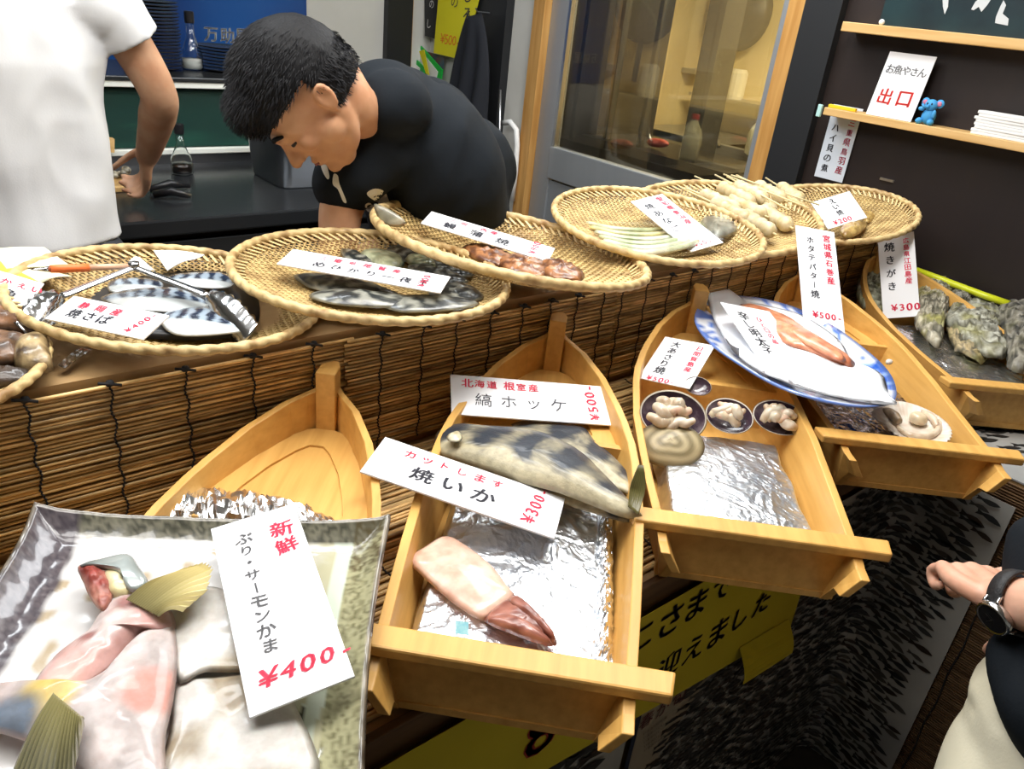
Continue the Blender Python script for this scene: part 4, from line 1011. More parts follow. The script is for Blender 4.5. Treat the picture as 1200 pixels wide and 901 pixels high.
# eel pieces in basket 3
for k, (ol_, lab) in enumerate([([(540, 292), (560, 288), (590, 296), (606, 306), (590, 314), (560, 306)], 'left brown grilled eel piece, mostly under its card'),
     ([(582, 304), (602, 300), (632, 306), (650, 316), (636, 328), (604, 322), (588, 314)], 'middle grilled eel piece with dark red glaze'),
     ([(632, 308), (650, 306), (672, 314), (685, 322), (678, 331), (652, 329), (636, 322)], 'right grilled eel piece with charred tip')]):
    food('eel_piece', lab, 'grilled eel', pillow(px3(ol_, .962+.003*k), .014, nr=8, col=lambda q, s: mixc((.40, .17, .06), (.11, .035, .012), .5+nz(q, 75)*1.9), rough=.008, rs=110, seed=k), dryflesh, 'grilled eel pieces in the basket')
# conger strips in basket 4
def strip(name, label, px, z, r, colf, m, group, parent=None, sy=.6):
    P_ = px3(px, z); c = P_[len(P_)//2]; cr = []
    for i in range(len(P_)-1):
        p0, p1, p2, p3 = P_[max(0, i-1)], P_[i], P_[i+1], P_[min(len(P_)-1, i+2)]
        for j in range(6):
            q = j/6; cr.append(.5*((2*p1)+(p2-p0)*q+(2*p0-5*p1+4*p2-p3)*q*q+(3*p1-p0-3*p2+p3)*q**3)-c)
    cr.append(P_[-1]-c); n = len(cr)
    mb = MB().tube(cr, [r*(.45+.55*math.sin(PI*(i+1)/(n+1))**.4) for i in range(n)], 12, sy=sy, up=(0, 0, 1)); mb.c = [colf(Vector(v)+c) for v in mb.v]
    o = obj(name, mb, m, smooth=True); o.location = c; return tag(o, label, 'conger strip', group)
ord_ = ['rearmost', 'second', 'third', 'fourth', 'fifth', 'foremost']
for k in range(6):
    y = 5.2*k; strip('conger_strip', ord_[k]+' pale green conger strip counted from the back of its basket', [(688+5*k, 261+y), (720+4*k, 268+y), (765, 270+y), (800, 265+y*.93), (828, 255+y*.9)], .955+.001*k, .0105,
        lambda q, k=k: mixc([(.62, .64, .42), (.68, .62, .24), (.74, .76, .62), (.52, .60, .36), (.72, .74, .62), (.66, .66, .50)][k], (.35, .42, .22), .3+nz(q, 30, k)*1.3), flesh, 'pale conger strips in the fourth basket')
mb = pillow(px3([(676, 262), (700, 246), (760, 244), (830, 256), (862, 266), (868, 278), (846, 290), (800, 300), (735, 296), (700, 284)], .972), .010, nr=8, rough=.006, rs=26, bottom=False)
food('plastic_film', 'crinkled clear plastic film over the conger strips', 'film', mb, film)
food('grey_fish_head', 'grey wrapped fish end at the right of the conger strips', 'fish', pillow(px3([(822, 256), (846, 252), (866, 262), (862, 274), (840, 280), (826, 270)], .962), .016, nr=7, col=brn((.34, .34, .28), (.10, .10, .08)), rough=.003, rs=50), flesh)
# skewers in basket 5
sk = thing('fish_cake_skewer', 'foremost fish cake skewer of the heap, beside the conger basket', 'skewer', (0, 0, 0), 'fish cake skewers heaped in the basket')
mb = MB(); P_ = [Vector((x, .0, 0)) for x in np.linspace(0, .115, 14)]
mb.tube(P_, [.004]+[.0150*(1+.12*math.sin(i*2.1)) for i in range(12)]+[.008], 12); mb.v = [tuple(Vector(v)+Vector((0, .0018*noise.noise(Vector(v)*120), .0018*noise.noise(Vector(v)*110+Vector((4, 0, 0)))))) for v in mb.v]
obj('fish_cake', mb, mat('fish_cake', (.66, .57, .38), .5, col2=(.52, .39, .18), scale=45, bump=.5, bscale=120, rnd=.12, sss=.1), sk, smooth=True)
obj('stick', MB().tube([(-.085, 0, 0), (.125, 0, 0)], .0021, 7), mat('skewer_stick', (.80, .66, .36), .5), sk, smooth=True)
skl = [((800, 236), (858, 262), .962), ((820, 232), (876, 258), .965), ((840, 228), (896, 254), .968), ((862, 224), (912, 254), .972), ((806, 222), (862, 244), .966), ((828, 214), (886, 240), .985), ((848, 212), (904, 240), .992),
       ((872, 212), (922, 238), .992), ((888, 222), (936, 252), .975), ((878, 240), (924, 268), .962), ((856, 246), (902, 274), .958), ((900, 214), (950, 246), .980)]
slab = ['foremost skewer low at the near rim of its heap', 'second fish cake skewer along the near side', 'third fish cake skewer along the near side', 'fourth fish cake skewer, in the middle of the near side', 'leftmost raised fish cake skewer, next to the price card', 'upper fish cake skewer with its stick pointing far left',
        'topmost fish cake skewer of the pile', 'upper right fish cake skewer under the crossing sticks', 'thick fish cake skewer at the right of the heap', 'short-looking skewer end facing the viewer at the near right', 'lowest fish cake skewer at the near rim', 'rearmost fish cake skewer beside the end basket']
for k, (a, b, z) in enumerate(skl):
    a = (a[0]+14, a[1]+5); b = (b[0]+14, b[1]+5); A1, B1 = W(*a, z+.014), W(*b, z+.004); M = frame(A1, B1-A1, Vector((0, 0, 1)).cross(B1-A1)); M = M@Matrix.Rotation(k*1.3, 4, 'X')
    M = M@Matrix.Scale(min(1.25, (B1-A1).length/.115), 4)
    if k == 0: sk.matrix_world = M; sk['label'] = slab[0]
    else: dup(sk, M, slab[k])
for k, (a, b) in enumerate([((848, 204), (948, 244)), ((857, 205), (960, 240)), ((852, 207), (925, 246))]):
    A1, B1 = W(*a, 1.02), W(*b, 1.005); o = obj('bamboo_skewer', MB().tube([(0, 0, 0), B1-A1], .0022, 7), MATS['skewer_stick'], smooth=True); o.location = A1
    tag(o, ['longest bare bamboo skewer crossing the heap toward the end basket', 'bare bamboo skewer just above the longest one', 'shorter bare bamboo skewer over the fish cakes'][k], 'skewer', 'bare skewers lying over the fish cakes')
# squid in basket 6
for k, (ol_, lab) in enumerate([([(992, 232), (1006, 228), (1024, 232), (1034, 240), (1022, 244), (1004, 242)], 'rear yellowish dried squid piece in the end basket'), ([(1004, 244), (1022, 240), (1038, 242), (1034, 254), (1016, 262), (1008, 254)], 'front yellowish dried squid piece beside the tilted card'),
                 ([(985, 268), (1004, 262), (1016, 264), (1004, 276), (988, 278)], 'small tan squid piece below the tilted card')]):
    food('dried_squid', lab, 'squid', pillow(px3(ol_, .955), .018, nr=8, col=brn((.66, .47, .16), (.40, .24, .06)), rough=.005, rs=60, seed=k), dryflesh, 'dried squid in the end basket')
mb = pillow(px3([(980, 232), (1006, 222), (1034, 228), (1042, 244), (1026, 266), (996, 272)], .965), .016, nr=7, rough=.006, rs=40, bottom=False)
food('plastic_film', 'clear film bag around the yellowish squid in the end basket', 'film', mb, film)
food('fish_tail', 'grey translucent fish tail sticking up between second and third baskets', 'fish', pillow([D(438, 240, 1.42), D(452, 243, 1.42), D(474, 258, 1.42), D(470, 266, 1.42), D(448, 262, 1.42)], .004, nr=4, col=brn((.4, .38, .28), (.2, .19, .13)), nrm=Vector((-.5, -.6, .5))), flesh)
# ================================================================ KITCHEN
KY, KZ, TY = 2.085, .80, 2.72
def bxo(o0, a, b): return MB().bb([a[i]-o0[i] for i in range(3)], [b[i]-o0[i] for i in range(3)])
o0 = Vector((.3, 2.4, FLOOR)); t = thing('kitchen_counter', 'long black kitchen counter with drawers behind the white-shirted man', 'counter', o0)
obj('worktop', bxo(o0, (-1.6, KY-.01, KZ-.045), (1.62, 3.15, KZ)), mat('dark_worktop', (.035, .038, .042), .22, .5, bump=.05, bscale=30), t, bevel=.006)
obj('carcass', bxo(o0, (-1.6, KY+.03, FLOOR), (1.62, 3.15, KZ-.045)), black_pl, t)
for a, b in ((-.9, -.2), (-.18, .49), (.52, 1.1), (1.12, 1.6)):
    d = obj('drawer', bxo(o0, (a, KY+.008, KZ-.24), (b, KY+.03, KZ-.065)), dark_steel, t, bevel=.003)
    obj('handle', MB().tube([Vector((a+.04, KY-.004, KZ-.125))-o0, Vector((a+.08, KY-.014, KZ-.125))-o0, Vector((b-.08, KY-.014, KZ-.125))-o0, Vector((b-.04, KY-.004, KZ-.125))-o0], .006, 8), steel, d)
o0 = Vector((.5, TY+.2, KZ)); t = thing('fish_tank', 'long low fish tank of dark green water with white rails', 'fish tank', o0)
rail = mat('white_rail', (.78, .80, .74), .4)
obj('plinth', bxo(o0, (-1.5, TY, KZ), (1.62, TY+.42, .822)), steel, t)
obj('rail', bxo(o0, (-1.5, TY-.012, .832), (1.62, TY+.01, .851)), rail, t, bevel=.003)
obj('plinth_face', bxo(o0, (-1.5, TY-.004, .80), (1.62, TY+.004, .834)), steel, t)
obj('rail', bxo(o0, (-1.5, TY-.014, 1.040), (1.62, TY+.01, 1.060)), rail, t, bevel=.003)
obj('lid', bxo(o0, (-1.5, TY-.02, 1.060), (1.62, TY+.42, 1.074)), dark_steel, t, bevel=.003)
obj('pane', bxo(o0, (-1.5, TY, .845), (1.62, TY+.005, 1.045)), mat('tank_glass', (.1, .2, .16), .02, alpha=.08, spec=.3), t)
obj('water', bxo(o0, (-1.5, TY+.03, .85), (1.62, TY+.40, 1.02)), mat('green_water', (.003, .022, .019), .6, spec=.1, col2=(.015, .11, .07), scale=3.5, stretch=(.6, 1, 2.6), lo=.5, hi=.85), t)
obj('back_panel', bxo(o0, (-1.5, TY+.402, .82), (1.62, TY+.42, 1.06)), black_pl, t)
o = obj('wooden_board', MB().prism([(p.x, p.z) for p in [WY(x, y, 2.69) for x, y in ((60, 118), (86, 125), (126, 161), (133, 162), (133, 178), (110, 178), (70, 150))]], -.012, .012, Matrix(((1, 0, 0, 0), (0, 0, -1, 2.69), (0, 1, 0, 0), (0, 0, 0, 1)))), pale_wood)
localise(o, WY(110, 178, 2.69)); tag(o, 'pale angled wooden board leaning on the tank behind the man in white', 'board')
# plates
def plate_mb(r): return MB().lathe([(r*.45, 0), (r*.55, .001), (r*.95, .0055), (r, .0085), (r*.985, .0092), (r*.93, .007), (r*.5, .003), (.002, .003)], seg=28)
ORD = 'zero first second third fourth fifth sixth seventh eighth ninth tenth eleventh twelfth thirteenth fourteenth fifteenth sixteenth seventeenth eighteenth nineteenth twentieth'.split()
def stack(px, py, rad, n, pitch, words, grp, zt=1.074, depth_y=None):
    c = W(px, py, zt); me = None
    for k in range(n):
        if me is None:
            o = obj('black_plate', plate_mb(rad), mat('black_lacquer', (.012, .012, .013), .22), smooth=True); me = o
        else:
            o = me.copy(); C.objects.link(o)
        o.location = c+Vector((random.uniform(-1, 1)*.002, random.uniform(-1, 1)*.002, k*pitch)); tag(o, ('topmost ' if k == n-1 else 'lowest ' if k == 0 else '%s from the top, ' % ORD[n-k])+words, 'plate', grp)
stack(180, 80, .094, 20, .0105, 'black plate in the tall stack behind the raised arm', 'tall stack of black plates')
stack(262, 83, .088, 8, .0105, 'black plate in the low stack beside the blue poster lettering', 'low stack of black plates')
def bottle(label, c, r, h, fill, mfill, neck=.33):
    t = thing('glass_bottle', label, 'bottle', c)
    pr = [(r*.85, 0), (r, .006), (r*.97, h*.28), (r*.62, h*.45), (r*.36, h*.60), (r*.33, h*.80)]
    obj('bottle_glass', MB().lathe(pr, seg=20), glass, t, smooth=True, solid=.0015)
    obj('contents', MB().lathe([(r*.78, .005), (r*.9, .01), (r*.88, fill*h)], seg=18), mfill, t, smooth=True)
    obj('cap', MB().lathe([(r*.40, h*.80), (r*.44, h*.82), (r*.44, h*.985), (r*.36, h)], seg=16), black_pl, t, smooth=False)
c = W(214, 204, KZ); tt = (c-Vector(CAM)).length
bottle('small soy sauce bottle with black cap on the kitchen counter', c, .034, .155, .22, mat('soy', (.02, .008, .004), .2))
c = W(226, 82, 1.074)
bottle('clear bottle of white seasoning with black cap between the plate stacks', c, .036, .185, .20, mat('salt', (.6, .6, .58), .7))
# steel pan
c = W(332, 222, KZ); t = thing('steel_container', 'deep stainless container on the counter below the bending man', 'container', c)
L_, Wd, h = .36, .24, .155; mb = MB(); top = [(0, 0), (L_, 0), (L_, Wd), (0, Wd)]
def rr(x0, x1, y0, y1, r, z, n=5):
    out = []
    for cx_, cy_, a0 in ((x1-r, y0+r, -90), (x1-r, y1-r, 0), (x0+r, y1-r, 90), (x0+r, y0+r, 180)):
        for i in range(n+1):
            a = math.radians(a0+90*i/n); out.append((cx_+r*math.cos(a), cy_+r*math.sin(a), z))
    return out
rings = [rr(0, L_, 0, Wd, .03, 0), rr(-.004, L_+.004, -.004, Wd+.004, .034, .006), rr(-.02, L_+.02, -.02, Wd+.02, .045, h-.004), rr(-.034, L_+.034, -.034, Wd+.034, .05, h), rr(-.034, L_+.034, -.034, Wd+.034, .05, h+.003), rr(-.018, L_+.018, -.018, Wd+.018, .04, h+.002), rr(.0, L_, .0, Wd, .03, .008)]
k = len(rings[0])
for r in rings: mb.v += r
for i in range(len(rings)-1):
    for j in range(k): mb.f.append((i*k+j, i*k+(j+1) % k, (i+1)*k+(j+1) % k, (i+1)*k+j))
mb.f += [tuple(reversed(range(k))), tuple((len(rings)-1)*k+j for j in range(k))]
obj('pan_body', mb, steel, t, smooth=True)
# shell tray and black tongs on the counter
c = W(122, 222, KZ); t = thing('small_tray', 'small wooden tray of dark shellfish by the hand of the man in white', 'tray', c)
obj('tray_base', MB().box((0, .02, .008), (.17, .13, .016)), pale_wood, t, bevel=.003)
rs = random.Random(3)
for k in range(12):
    mb = MB().ell((rs.uniform(-.07, .07), rs.uniform(-.03, .07), .024+rs.uniform(0, .03)), (.022, .013, .010), RZ(rs.uniform(0, 3))@RX(rs.uniform(-.6, .6)), seg=12)
    mb.c = [mixc((.07, .065, .05), (.55, .5, .38), .4+nz(v, 60, k)*2) for v in mb.v]; mb.v = [tuple(Vector(v)) for v in mb.v]
    o = obj('small_shellfish', mb, dryflesh, smooth=True); o.location = c; tag(o, 'small dark shellfish heaped on the tray by the hand', 'shellfish', 'small shellfish heaped on the kitchen tray')
for k, (a, b) in enumerate([((176, 222), (222, 218)), ((180, 228), (224, 230))]):
    A1, B1 = W(*a, KZ+.012), W(*b, KZ+.012); o = obj('black_tongs', MB().tube([Vector(), (B1-A1)*.5+Vector((0, 0, .012)), B1-A1], [.010, .012, .007], 10), black_pl, smooth=True); o.location = A1
    tag(o, ['rear arm-like black tongs on the counter right of the hand', 'front black tongs on the counter right of the hand'][k], 'tongs')
# blue poster
X0p, X1p, z0, z1 = .45, WY(361, 60, YK-.02).x, 1.0, 1.95
o0 = Vector((X0p, YK-.006, z0)); t = thing('blue_poster', 'deep blue sea poster with white brush lettering on the back wall', 'poster', o0)
mb = MB(); mb.c = []; n = 90
for j in range(n+1):
    for i in range(n+1):
        x, z = (X1p-X0p)*i/n, (z1-z0)*j/n; mb.v.append((x, -.004, z)); c = mixc((.006, .045, .20), (.01, .10, .36), .5+nz((x, z, 0), 2.2)*1.3)
        w = abs(math.sin(x*3.1-z*5.2+1.1+1.2*nz((x*.8, z, 3), 3)));
        if z > .33 and w < .16: c = mixc((.55, .72, .78), c, w/.16)
        if z > .45: c = mixc(c, (.02, .22, .30), .35)
        mb.c.append(c)
mb.f = [(j*(n+1)+i, j*(n+1)+i+1, (j+1)*(n+1)+i+1, (j+1)*(n+1)+i) for j in range(n) for i in range(n)]
obj('sheet', mb, mat('blue_print', vcol=True, rough=.3), t)
def wp(p): return Vector((p.x, -.0055, p.y))
q = WY(246, 40, YK)-o0; write(t, '万助屋', q.x, q.z, .062, white_p, fn=wp, gap=1.12, bold=1, jit=.3)
q = WY(160, 6, YK)-o0; write(t, '屋', q.x, q.z, .075, white_p, fn=wp, bold=1, jit=.3)
# ================================================================ RIGHT WALL, LEFT HALF
XP = XR-.05
def wallquad(name, label, cat, px, X, m, th=.002, parent=None):
    P_ = [WX(x, y, X) for x, y in px]; c = sum(P_, Vector())/len(P_)
    mb = MB(); k = len(P_); mb.v = [tuple(p-c) for p in P_]+[tuple(p-c+Vector((th, 0, 0))) for p in P_]
    mb.f = [tuple(range(k)), tuple(reversed(range(k, 2*k)))]+[(i, k+i, k+(i+1) % k, (i+1) % k) for i in range(k)]
    o = fixn(obj(name, mb, m)); o.location = c; return tag(o, label, cat) if label else o
def wtext(parent, c, text, px, X, size, m, **kw):
    q = WX(*px, X)-Vector(c); f = lambda p: Vector((-.0012+q.x, q.y-(p.x-0), q.z+p.y))
    return write(parent, text, 0, 0, size, m, fn=f, **kw)
o = wallquad('menu_sheet', 'bright yellow handwritten menu sheet above the hanging black coat', 'menu', [(516, -30), (566, -30), (560, 5), (541, 70), (508, 62)], XP-.01, mat('bright_yellow_paper', (.86, .78, .02), .5))
wtext(o, o.location, '¥500-', (519, 45), XP-.01, .058, orange, gap=.9, shear=.1); wtext(o, o.location, 'しろこ', (549, -6), XP-.01, .075, ink, vertical=True); wtext(o, o.location, 'の', (533, 2), XP-.01, .07, ink)
o = wallquad('black_leaflet', 'narrow black leaflet beside the yellow menu sheet', 'leaflet', [(497, -30), (516, -30), (511, 46), (498, 42)], XP-.002, black_paint)
wtext(o, o.location, 'し', (503, 28), XP-.002, .05, white_p); wtext(o, o.location, 'の', (506, 5), XP-.002, .05, white_p)
gp = mat('green_plastic', (.01, .50, .06), .35)
for lab, ol_, inn, X in (('left green-rimmed white clipboard on the wall behind the bending man', [(457, 56), (463, 52), (473, 56), (497, 79), (496, 90), (458, 75)], [(461, 58), (470, 59), (492, 80), (491, 86), (461, 73)], XP-.03),
                    ('right green-rimmed clipboard tucked behind the first', [(479, 52), (487, 48), (495, 56), (518, 82), (516, 98), (510, 101), (500, 95)], [(483, 56), (489, 54), (513, 84), (511, 94), (503, 92)], XP-.01)):
    o = wallquad('clipboard', lab, 'clipboard', ol_, X, gp, .008); i_ = wallquad('white_face', None, None, inn, X-.002, white_p, .002); i_.parent = o; i_.location = i_.location-o.location
wallquad('yellow_marker_card', 'small yellow card between the two green clipboards', 'card', [(491, 60), (497, 58), (503, 88), (499, 86)], XP-.045, MATS['bright_yellow_paper'])
wallquad('blue_notice', 'small dull blue notice behind the green clipboards', 'notice', [(499, 60), (521, 66), (519, 84), (502, 72)], XP+.02, mat('dull_blue', (.08, .16, .22), .5, col2=(.25, .12, .10), scale=20))
# coat
top = WX(563, 20, XP-.05); t = thing('black_coat', 'black coat hanging from a hook beside the yellow menu sheet', 'coat', top)
mb = MB()
def coat(u, v):
    w = .045+.13*min(1, v*1.6)**.8+.02*math.sin(v*7); a = (u-.5)*2
    return Vector((-.03-.035*(1-a*a)-.018*math.sin(a*9+v*3)*min(1, v*2)-.02*v, -a*w+.06*v*v+(-.02*v), -v*.72+.02*a*a*(1-v)))
obj('cloth', mb.grid(coat, 40, 30), mat('black_cloth', (.012, .014, .02), .8), t, smooth=True, solid=.006)
obj('hook', MB().tube([(.05, 0, .02), (-.02, 0, .02), (-.03, 0, .035)], .004, 8), steel, t)
o = obj('white_hose', MB().tube([WX(590, 144, XP), WX(598, 143, XP), WX(605, 152, XP), WX(606, 170, XP), WX(604, 200, XP), WX(600, 235, XP)], .013, 10), white_p, smooth=True); localise(o, WX(602, 235, XP)); tag(o, 'bent white hose on the wall beside the pine post', 'hose')
o = obj('steel_rod', MB().tube([WX(586, 105, XP-.03), WX(585, 215, XP-.03)], .006, 8), steel, smooth=True); localise(o, WX(585, 215, XP-.03)); tag(o, 'thin vertical steel rod right of the black coat', 'rod')
# ================================================================ ROOM BEYOND THE DOOR
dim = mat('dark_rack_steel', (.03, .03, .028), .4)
Xr = 3.02
def sl(px0, py0, px1, py1, X): a, b = WX(px0, py0, X), WX(px1, py1, X); return a, b
a, b = WX(706, 60, Xr), WX(648, 60, Xr)
o = obj('reflection_block', MB().bb((Xr, a.y, FLOOR), (Xr+.5, b.y+.3, 1.75)), black_pl, bevel=.01); localise(o, (Xr+.25, a.y, FLOOR)); tag(o, 'tall black block standing in for a dark reflection on the left door glass', 'reflection')  # solid block put in to imitate a dark reflection in the pane
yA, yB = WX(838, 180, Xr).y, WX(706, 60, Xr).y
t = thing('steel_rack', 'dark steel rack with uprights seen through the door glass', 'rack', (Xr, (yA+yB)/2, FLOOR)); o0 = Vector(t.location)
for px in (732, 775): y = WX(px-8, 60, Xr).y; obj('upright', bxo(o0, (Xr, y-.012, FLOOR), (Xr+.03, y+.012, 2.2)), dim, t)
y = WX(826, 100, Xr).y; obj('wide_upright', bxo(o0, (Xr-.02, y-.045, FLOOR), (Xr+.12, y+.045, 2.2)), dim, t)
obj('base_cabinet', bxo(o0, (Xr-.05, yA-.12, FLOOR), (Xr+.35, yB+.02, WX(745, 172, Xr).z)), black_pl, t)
stl = mat('yellow_lit_steel', (.50, .48, .42), .35, .7)
zs = WX(880, 118, X1-.03).z
o = obj('splashback', MB().bb((X1-.03, .9, .75), (X1-.001, 3.5, zs)), stl); localise(o, (X1-.02, 2.2, .75)); tag(o, 'stainless splashback along the far wall beyond the door', 'splashback')
c = W(880, 190, .70); t = thing('steel_sink', 'stainless sink unit seen through the right of the door glass', 'sink', (c.x+.3, c.y, FLOOR)); o0 = Vector(t.location)
x0, x1_, y0, y1 = c.x-.05, X1-.05, c.y-.35, min(c.y+1.0, YK-.05)
obj('sink_top', MB().bb(*[[q[i]-o0[i] for i in range(3)] for q in ((x0, y0, .72), (x1_, y0+.08, .76))]), stl, t)
obj('sink_top', MB().bb(*[[q[i]-o0[i] for i in range(3)] for q in ((x0, y1-.5, .72), (x1_, y1, .76))]), stl, t)
obj('sink_rim', MB().bb(*[[q[i]-o0[i] for i in range(3)] for q in ((x0, y0, .70), (x0+.05, y1, .765))]), stl, t, bevel=.004)
obj('basin', MB().bb(*[[q[i]-o0[i] for i in range(3)] for q in ((x0+.05, y0+.08, .52), (x1_, y1-.5, .54))]), dark_steel, t)
obj('front_panel', MB().bb(*[[q[i]-o0[i] for i in range(3)] for q in ((x0+.02, y0, FLOOR), (x0+.04, y1, .72))]), dark_steel, t)
fa = WX(832, 178, 3.9); obj('faucet', MB().tube([fa-o0, WX(829, 150, 3.9)-o0, WX(834, 140, 3.9)-o0, WX(842, 172, 3.85)-o0], .014, 8), steel, t, smooth=True)
c = W(884, 182, .76); bt = thing('plastic_bottle', 'clear plastic bottle with red cap by the sink beyond the door', 'bottle', c)
obj('bottle_body', MB().lathe([(.045, 0), (.06, .01), (.062, .11), (.05, .15), (.022, .19), (.02, .20)], seg=16), mat('milky_plastic', (.7, .68, .5), .2, alpha=.6), bt, smooth=True)
obj('cap', MB().lathe([(.024, .20), (.024, .225)], seg=12), mat('red_plastic', (.4, .03, .02), .4), bt)
Xw = X1-.09; c = WX(868, 14, Xw); t = thing('frying_pan', 'large black wok hanging on the far wall beyond the door', 'pan', c)
obj('pan_bowl', MB().lathe([(.001, -.10), (.12, -.085), (.20, -.04), (.235, 0), (.228, .0), (.19, -.03), (.001, -.09)], seg=28, R=RY(PI/2)), mat('cast_iron', (.03, .03, .03), .4), t, smooth=True)
obj('handle', MB().tube([(0, 0, -.22), (.01, .01, -.44)], .018, 8), dim, t)
sh = WX(745, 72, X1-.15); t = thing('wall_shelf', 'narrow shelf on the cream wall beyond the door', 'shelf', (X1-.1, sh.y, sh.z)); obj('board', MB().box((0, 0, 0), (.2, 1.2, .03)), stl, t)
for k, (px, col, r, h) in enumerate([(700, (.5, .45, .3), .05, .12), (730, (.62, .55, .2), .06, .18), (765, (.45, .3, .2), .05, .14), (795, (.70, .22, .22), .05, .22)]):
    q = WX(px, 66, X1-.12); o = obj('kitchen_jar', MB().lathe([(r, 0), (r, h*.8), (r*.7, h*.85), (r*.7, h)], seg=14), mat('jar_%d' % k, col, .4), smooth=False); o.location = (X1-.1, q.y, sh.z+.015)
    tag(o, ['leftmost beige jar', 'yellowish jar', 'squat brown jar', 'pink jar'][k]+' on the shelf beyond the door', 'jar')
for k, (px, py, col) in enumerate([(720, 100, (.42, .30, .16)), (782, 100, (.30, .20, .12)), (860, 100, (.75, .7, .55))]):
    q = WX(px, py, X1-.15); o = obj('wall_canister', MB().lathe([(.05, 0), (.06, .02), (.06, .16), (.045, .18)], seg=14), mat('can_%d' % k, col, .4)); o.location = (X1-.12, q.y, zs)
    tag(o, ['brown canister standing on the splashback ledge, left', 'dark canister on the ledge, middle', 'cream sponge holder on the ledge beside the wok'][k], 'canister')
o = obj('ledge', MB().bb((X1-.2, .9, zs-.02), (X1-.03, 3.5, zs)), stl); localise(o, (X1-.1, 2.2, zs-.02)); tag(o, 'steel ledge running along the top of the splashback beyond the door', 'ledge')
c = W(770, 172, .86); o = obj('red_cloth', fixn(obj('tmp_c', MB(), None)) and pillow([Vector((Xr+.08, WX(x, y, Xr+.08).y, WX(x, y, Xr+.08).z)) for x, y in ((758, 166), (765, 162), (780, 164), (784, 170), (775, 173), (762, 171))], .02, nr=4, nrm=Vector((-1, 0, 0)), rough=.01), mat('dull_red', (.35, .06, .04), .6), smooth=True); bpy.data.objects.remove(bpy.data.objects['tmp_c'])
localise(o, (Xr+.08, WX(770, 168, Xr+.08).y, WX(770, 172, Xr+.08).z)); tag(o, 'dull red cloth at the foot of the steel rack', 'cloth')
# ================================================================ SHELVES ON THE DARK WALL
XS = XR-.09
for k, (pa, lab, th) in enumerate([((1100, 36), 'upper pale wooden wall shelf carrying the dark painting', .026), ((1090, 148), 'lower pale wooden wall shelf with the exit sign and blue elephant', .022)]):
    q = WX(*pa, XS); yl = WX([988, 966][k], [24, 126][k], XS).y
    o = obj('wall_shelf', MB().bb((XS, -.6, q.z-th), (XR, yl, q.z)), pale_wood, bevel=.002); localise(o, (XR-.04, .4, q.z-th)); tag(o, lab, 'shelf')
    if k == 0: ZS1 = q.z
    else: ZS2 = q.z
# painting
yl = WX(1036, 10, XR-.03).y
t = thing('dark_painting', 'dark teal painting with pale brush shapes on the upper shelf', 'painting', (XR-.03, .4, ZS1)); o0 = Vector(t.location)
obj('canvas', bxo(o0, (XR-.035, -.6, ZS1), (XR-.015, yl, ZS1+.6)), mat('teal_paint', (.005, .014, .020), .4, col2=(.010, .032, .038), scale=6), t)
for k, pts in enumerate([[(1104, -10), (1112, -10), (1111, 8), (1107, 17), (1105, 8)], [(1138, 11), (1143, 2), (1152, -5), (1161, 0), (1157, 6), (1150, 14), (1147, 8), (1141, 12)], [(1167, 20), (1172, 8), (1176, 0), (1179, 6), (1175, 16), (1182, 22), (1181, 30), (1166, 27)]]):
    P_ = [WX(x, y, XR-.0365)-o0 for x, y in pts]; mb = MB(); mb.v = [tuple(p) for p in P_]; mb.f = [tuple(range(len(P_)))]; obj('pale_brush_mark', mb, mat('pale_paint', (.55, .58, .60), .5), t)
ye = WX(1035, 20, XS+.02); o = obj('ball_finial', MB().ell((0, 0, .008), .008), white_p, smooth=True); o.location = (XS+.02, ye.y, ZS1); tag(o, 'tiny white knob at the left foot of the painting', 'knob')
# exit sign
sgn = price_card('standing white sign with grey and bold red characters on the lower shelf', (XS+.03, 1.115, ZS2+.088), (0, -1, .0), (.20, 0, .97), .137, .178,
    [('お魚やさん', -.34, .24, .0255, mat('grey_marker2', (.20, .20, .21), .5), dict(gap=.92)), ('出口', -.23, -.18, .050, red, dict(gap=1.15, bold=1, jit=.3))], cat='sign')
sgn.name = 'exit_sign'; del sgn['group']
hs = price_card('narrow paper strip with red and black characters hanging below the lower shelf', (XR-.008, 1.28, 1.105), (0, -1, 0), (0, 0, 1), .100, .225,
    [('桜', -.12, .42, .030, red, dict(bold=1)), ('三重県鳥羽産', .28, .30, .023, pink, dict(vertical=True, gap=1.25)), ('ハイ貝の煮', -.22, .20, .026, ink, dict(vertical=True, gap=1.2))], cat='sign', m=mat('blueish_card', (.62, .68, .76), .5), th=.001)
hs.name = 'hanging_strip'; del hs['group']
# elephant
q = WX(1086, 143, XS+.035); t = thing('toy_elephant', 'small sitting blue toy elephant on the lower shelf', 'toy', (XS+.035, q.y, ZS2)); bl_ = mat('blue_felt', (.06, .33, .66), .7, bump=.3, bscale=200)
s_ = 1.0
def E(n_, c, r, m=bl_): obj(n_, MB().ell([q*s_ for q in c], tuple(q*s_ for q in r), seg=14), m, t, smooth=True)
E('body', (0, 0, .022), (.017, .020, .022)); E('head', (-.004, 0, .052), (.016, .018, .016)); pkm = mat('pink_felt', (.6, .2, .3), .7)
for y in (1, -1): E('ear', (.001, y*.020, .058), (.005, .012, .012)); E('ear_lining', (-.004, y*.020, .058), (.003, .007, .007), pkm); E('hind_leg', (-.016, y*.016, .008), (.013, .009, .009))
E('arm', (-.012, -.017, .030), (.006, .006, .012)); E('arm', (-.012, .021, .040), (.006, .009, .006))
for y in (1, -1): E('eye', (-.0185, y*.006, .056), (.0022, .0022, .0028), black_pl)
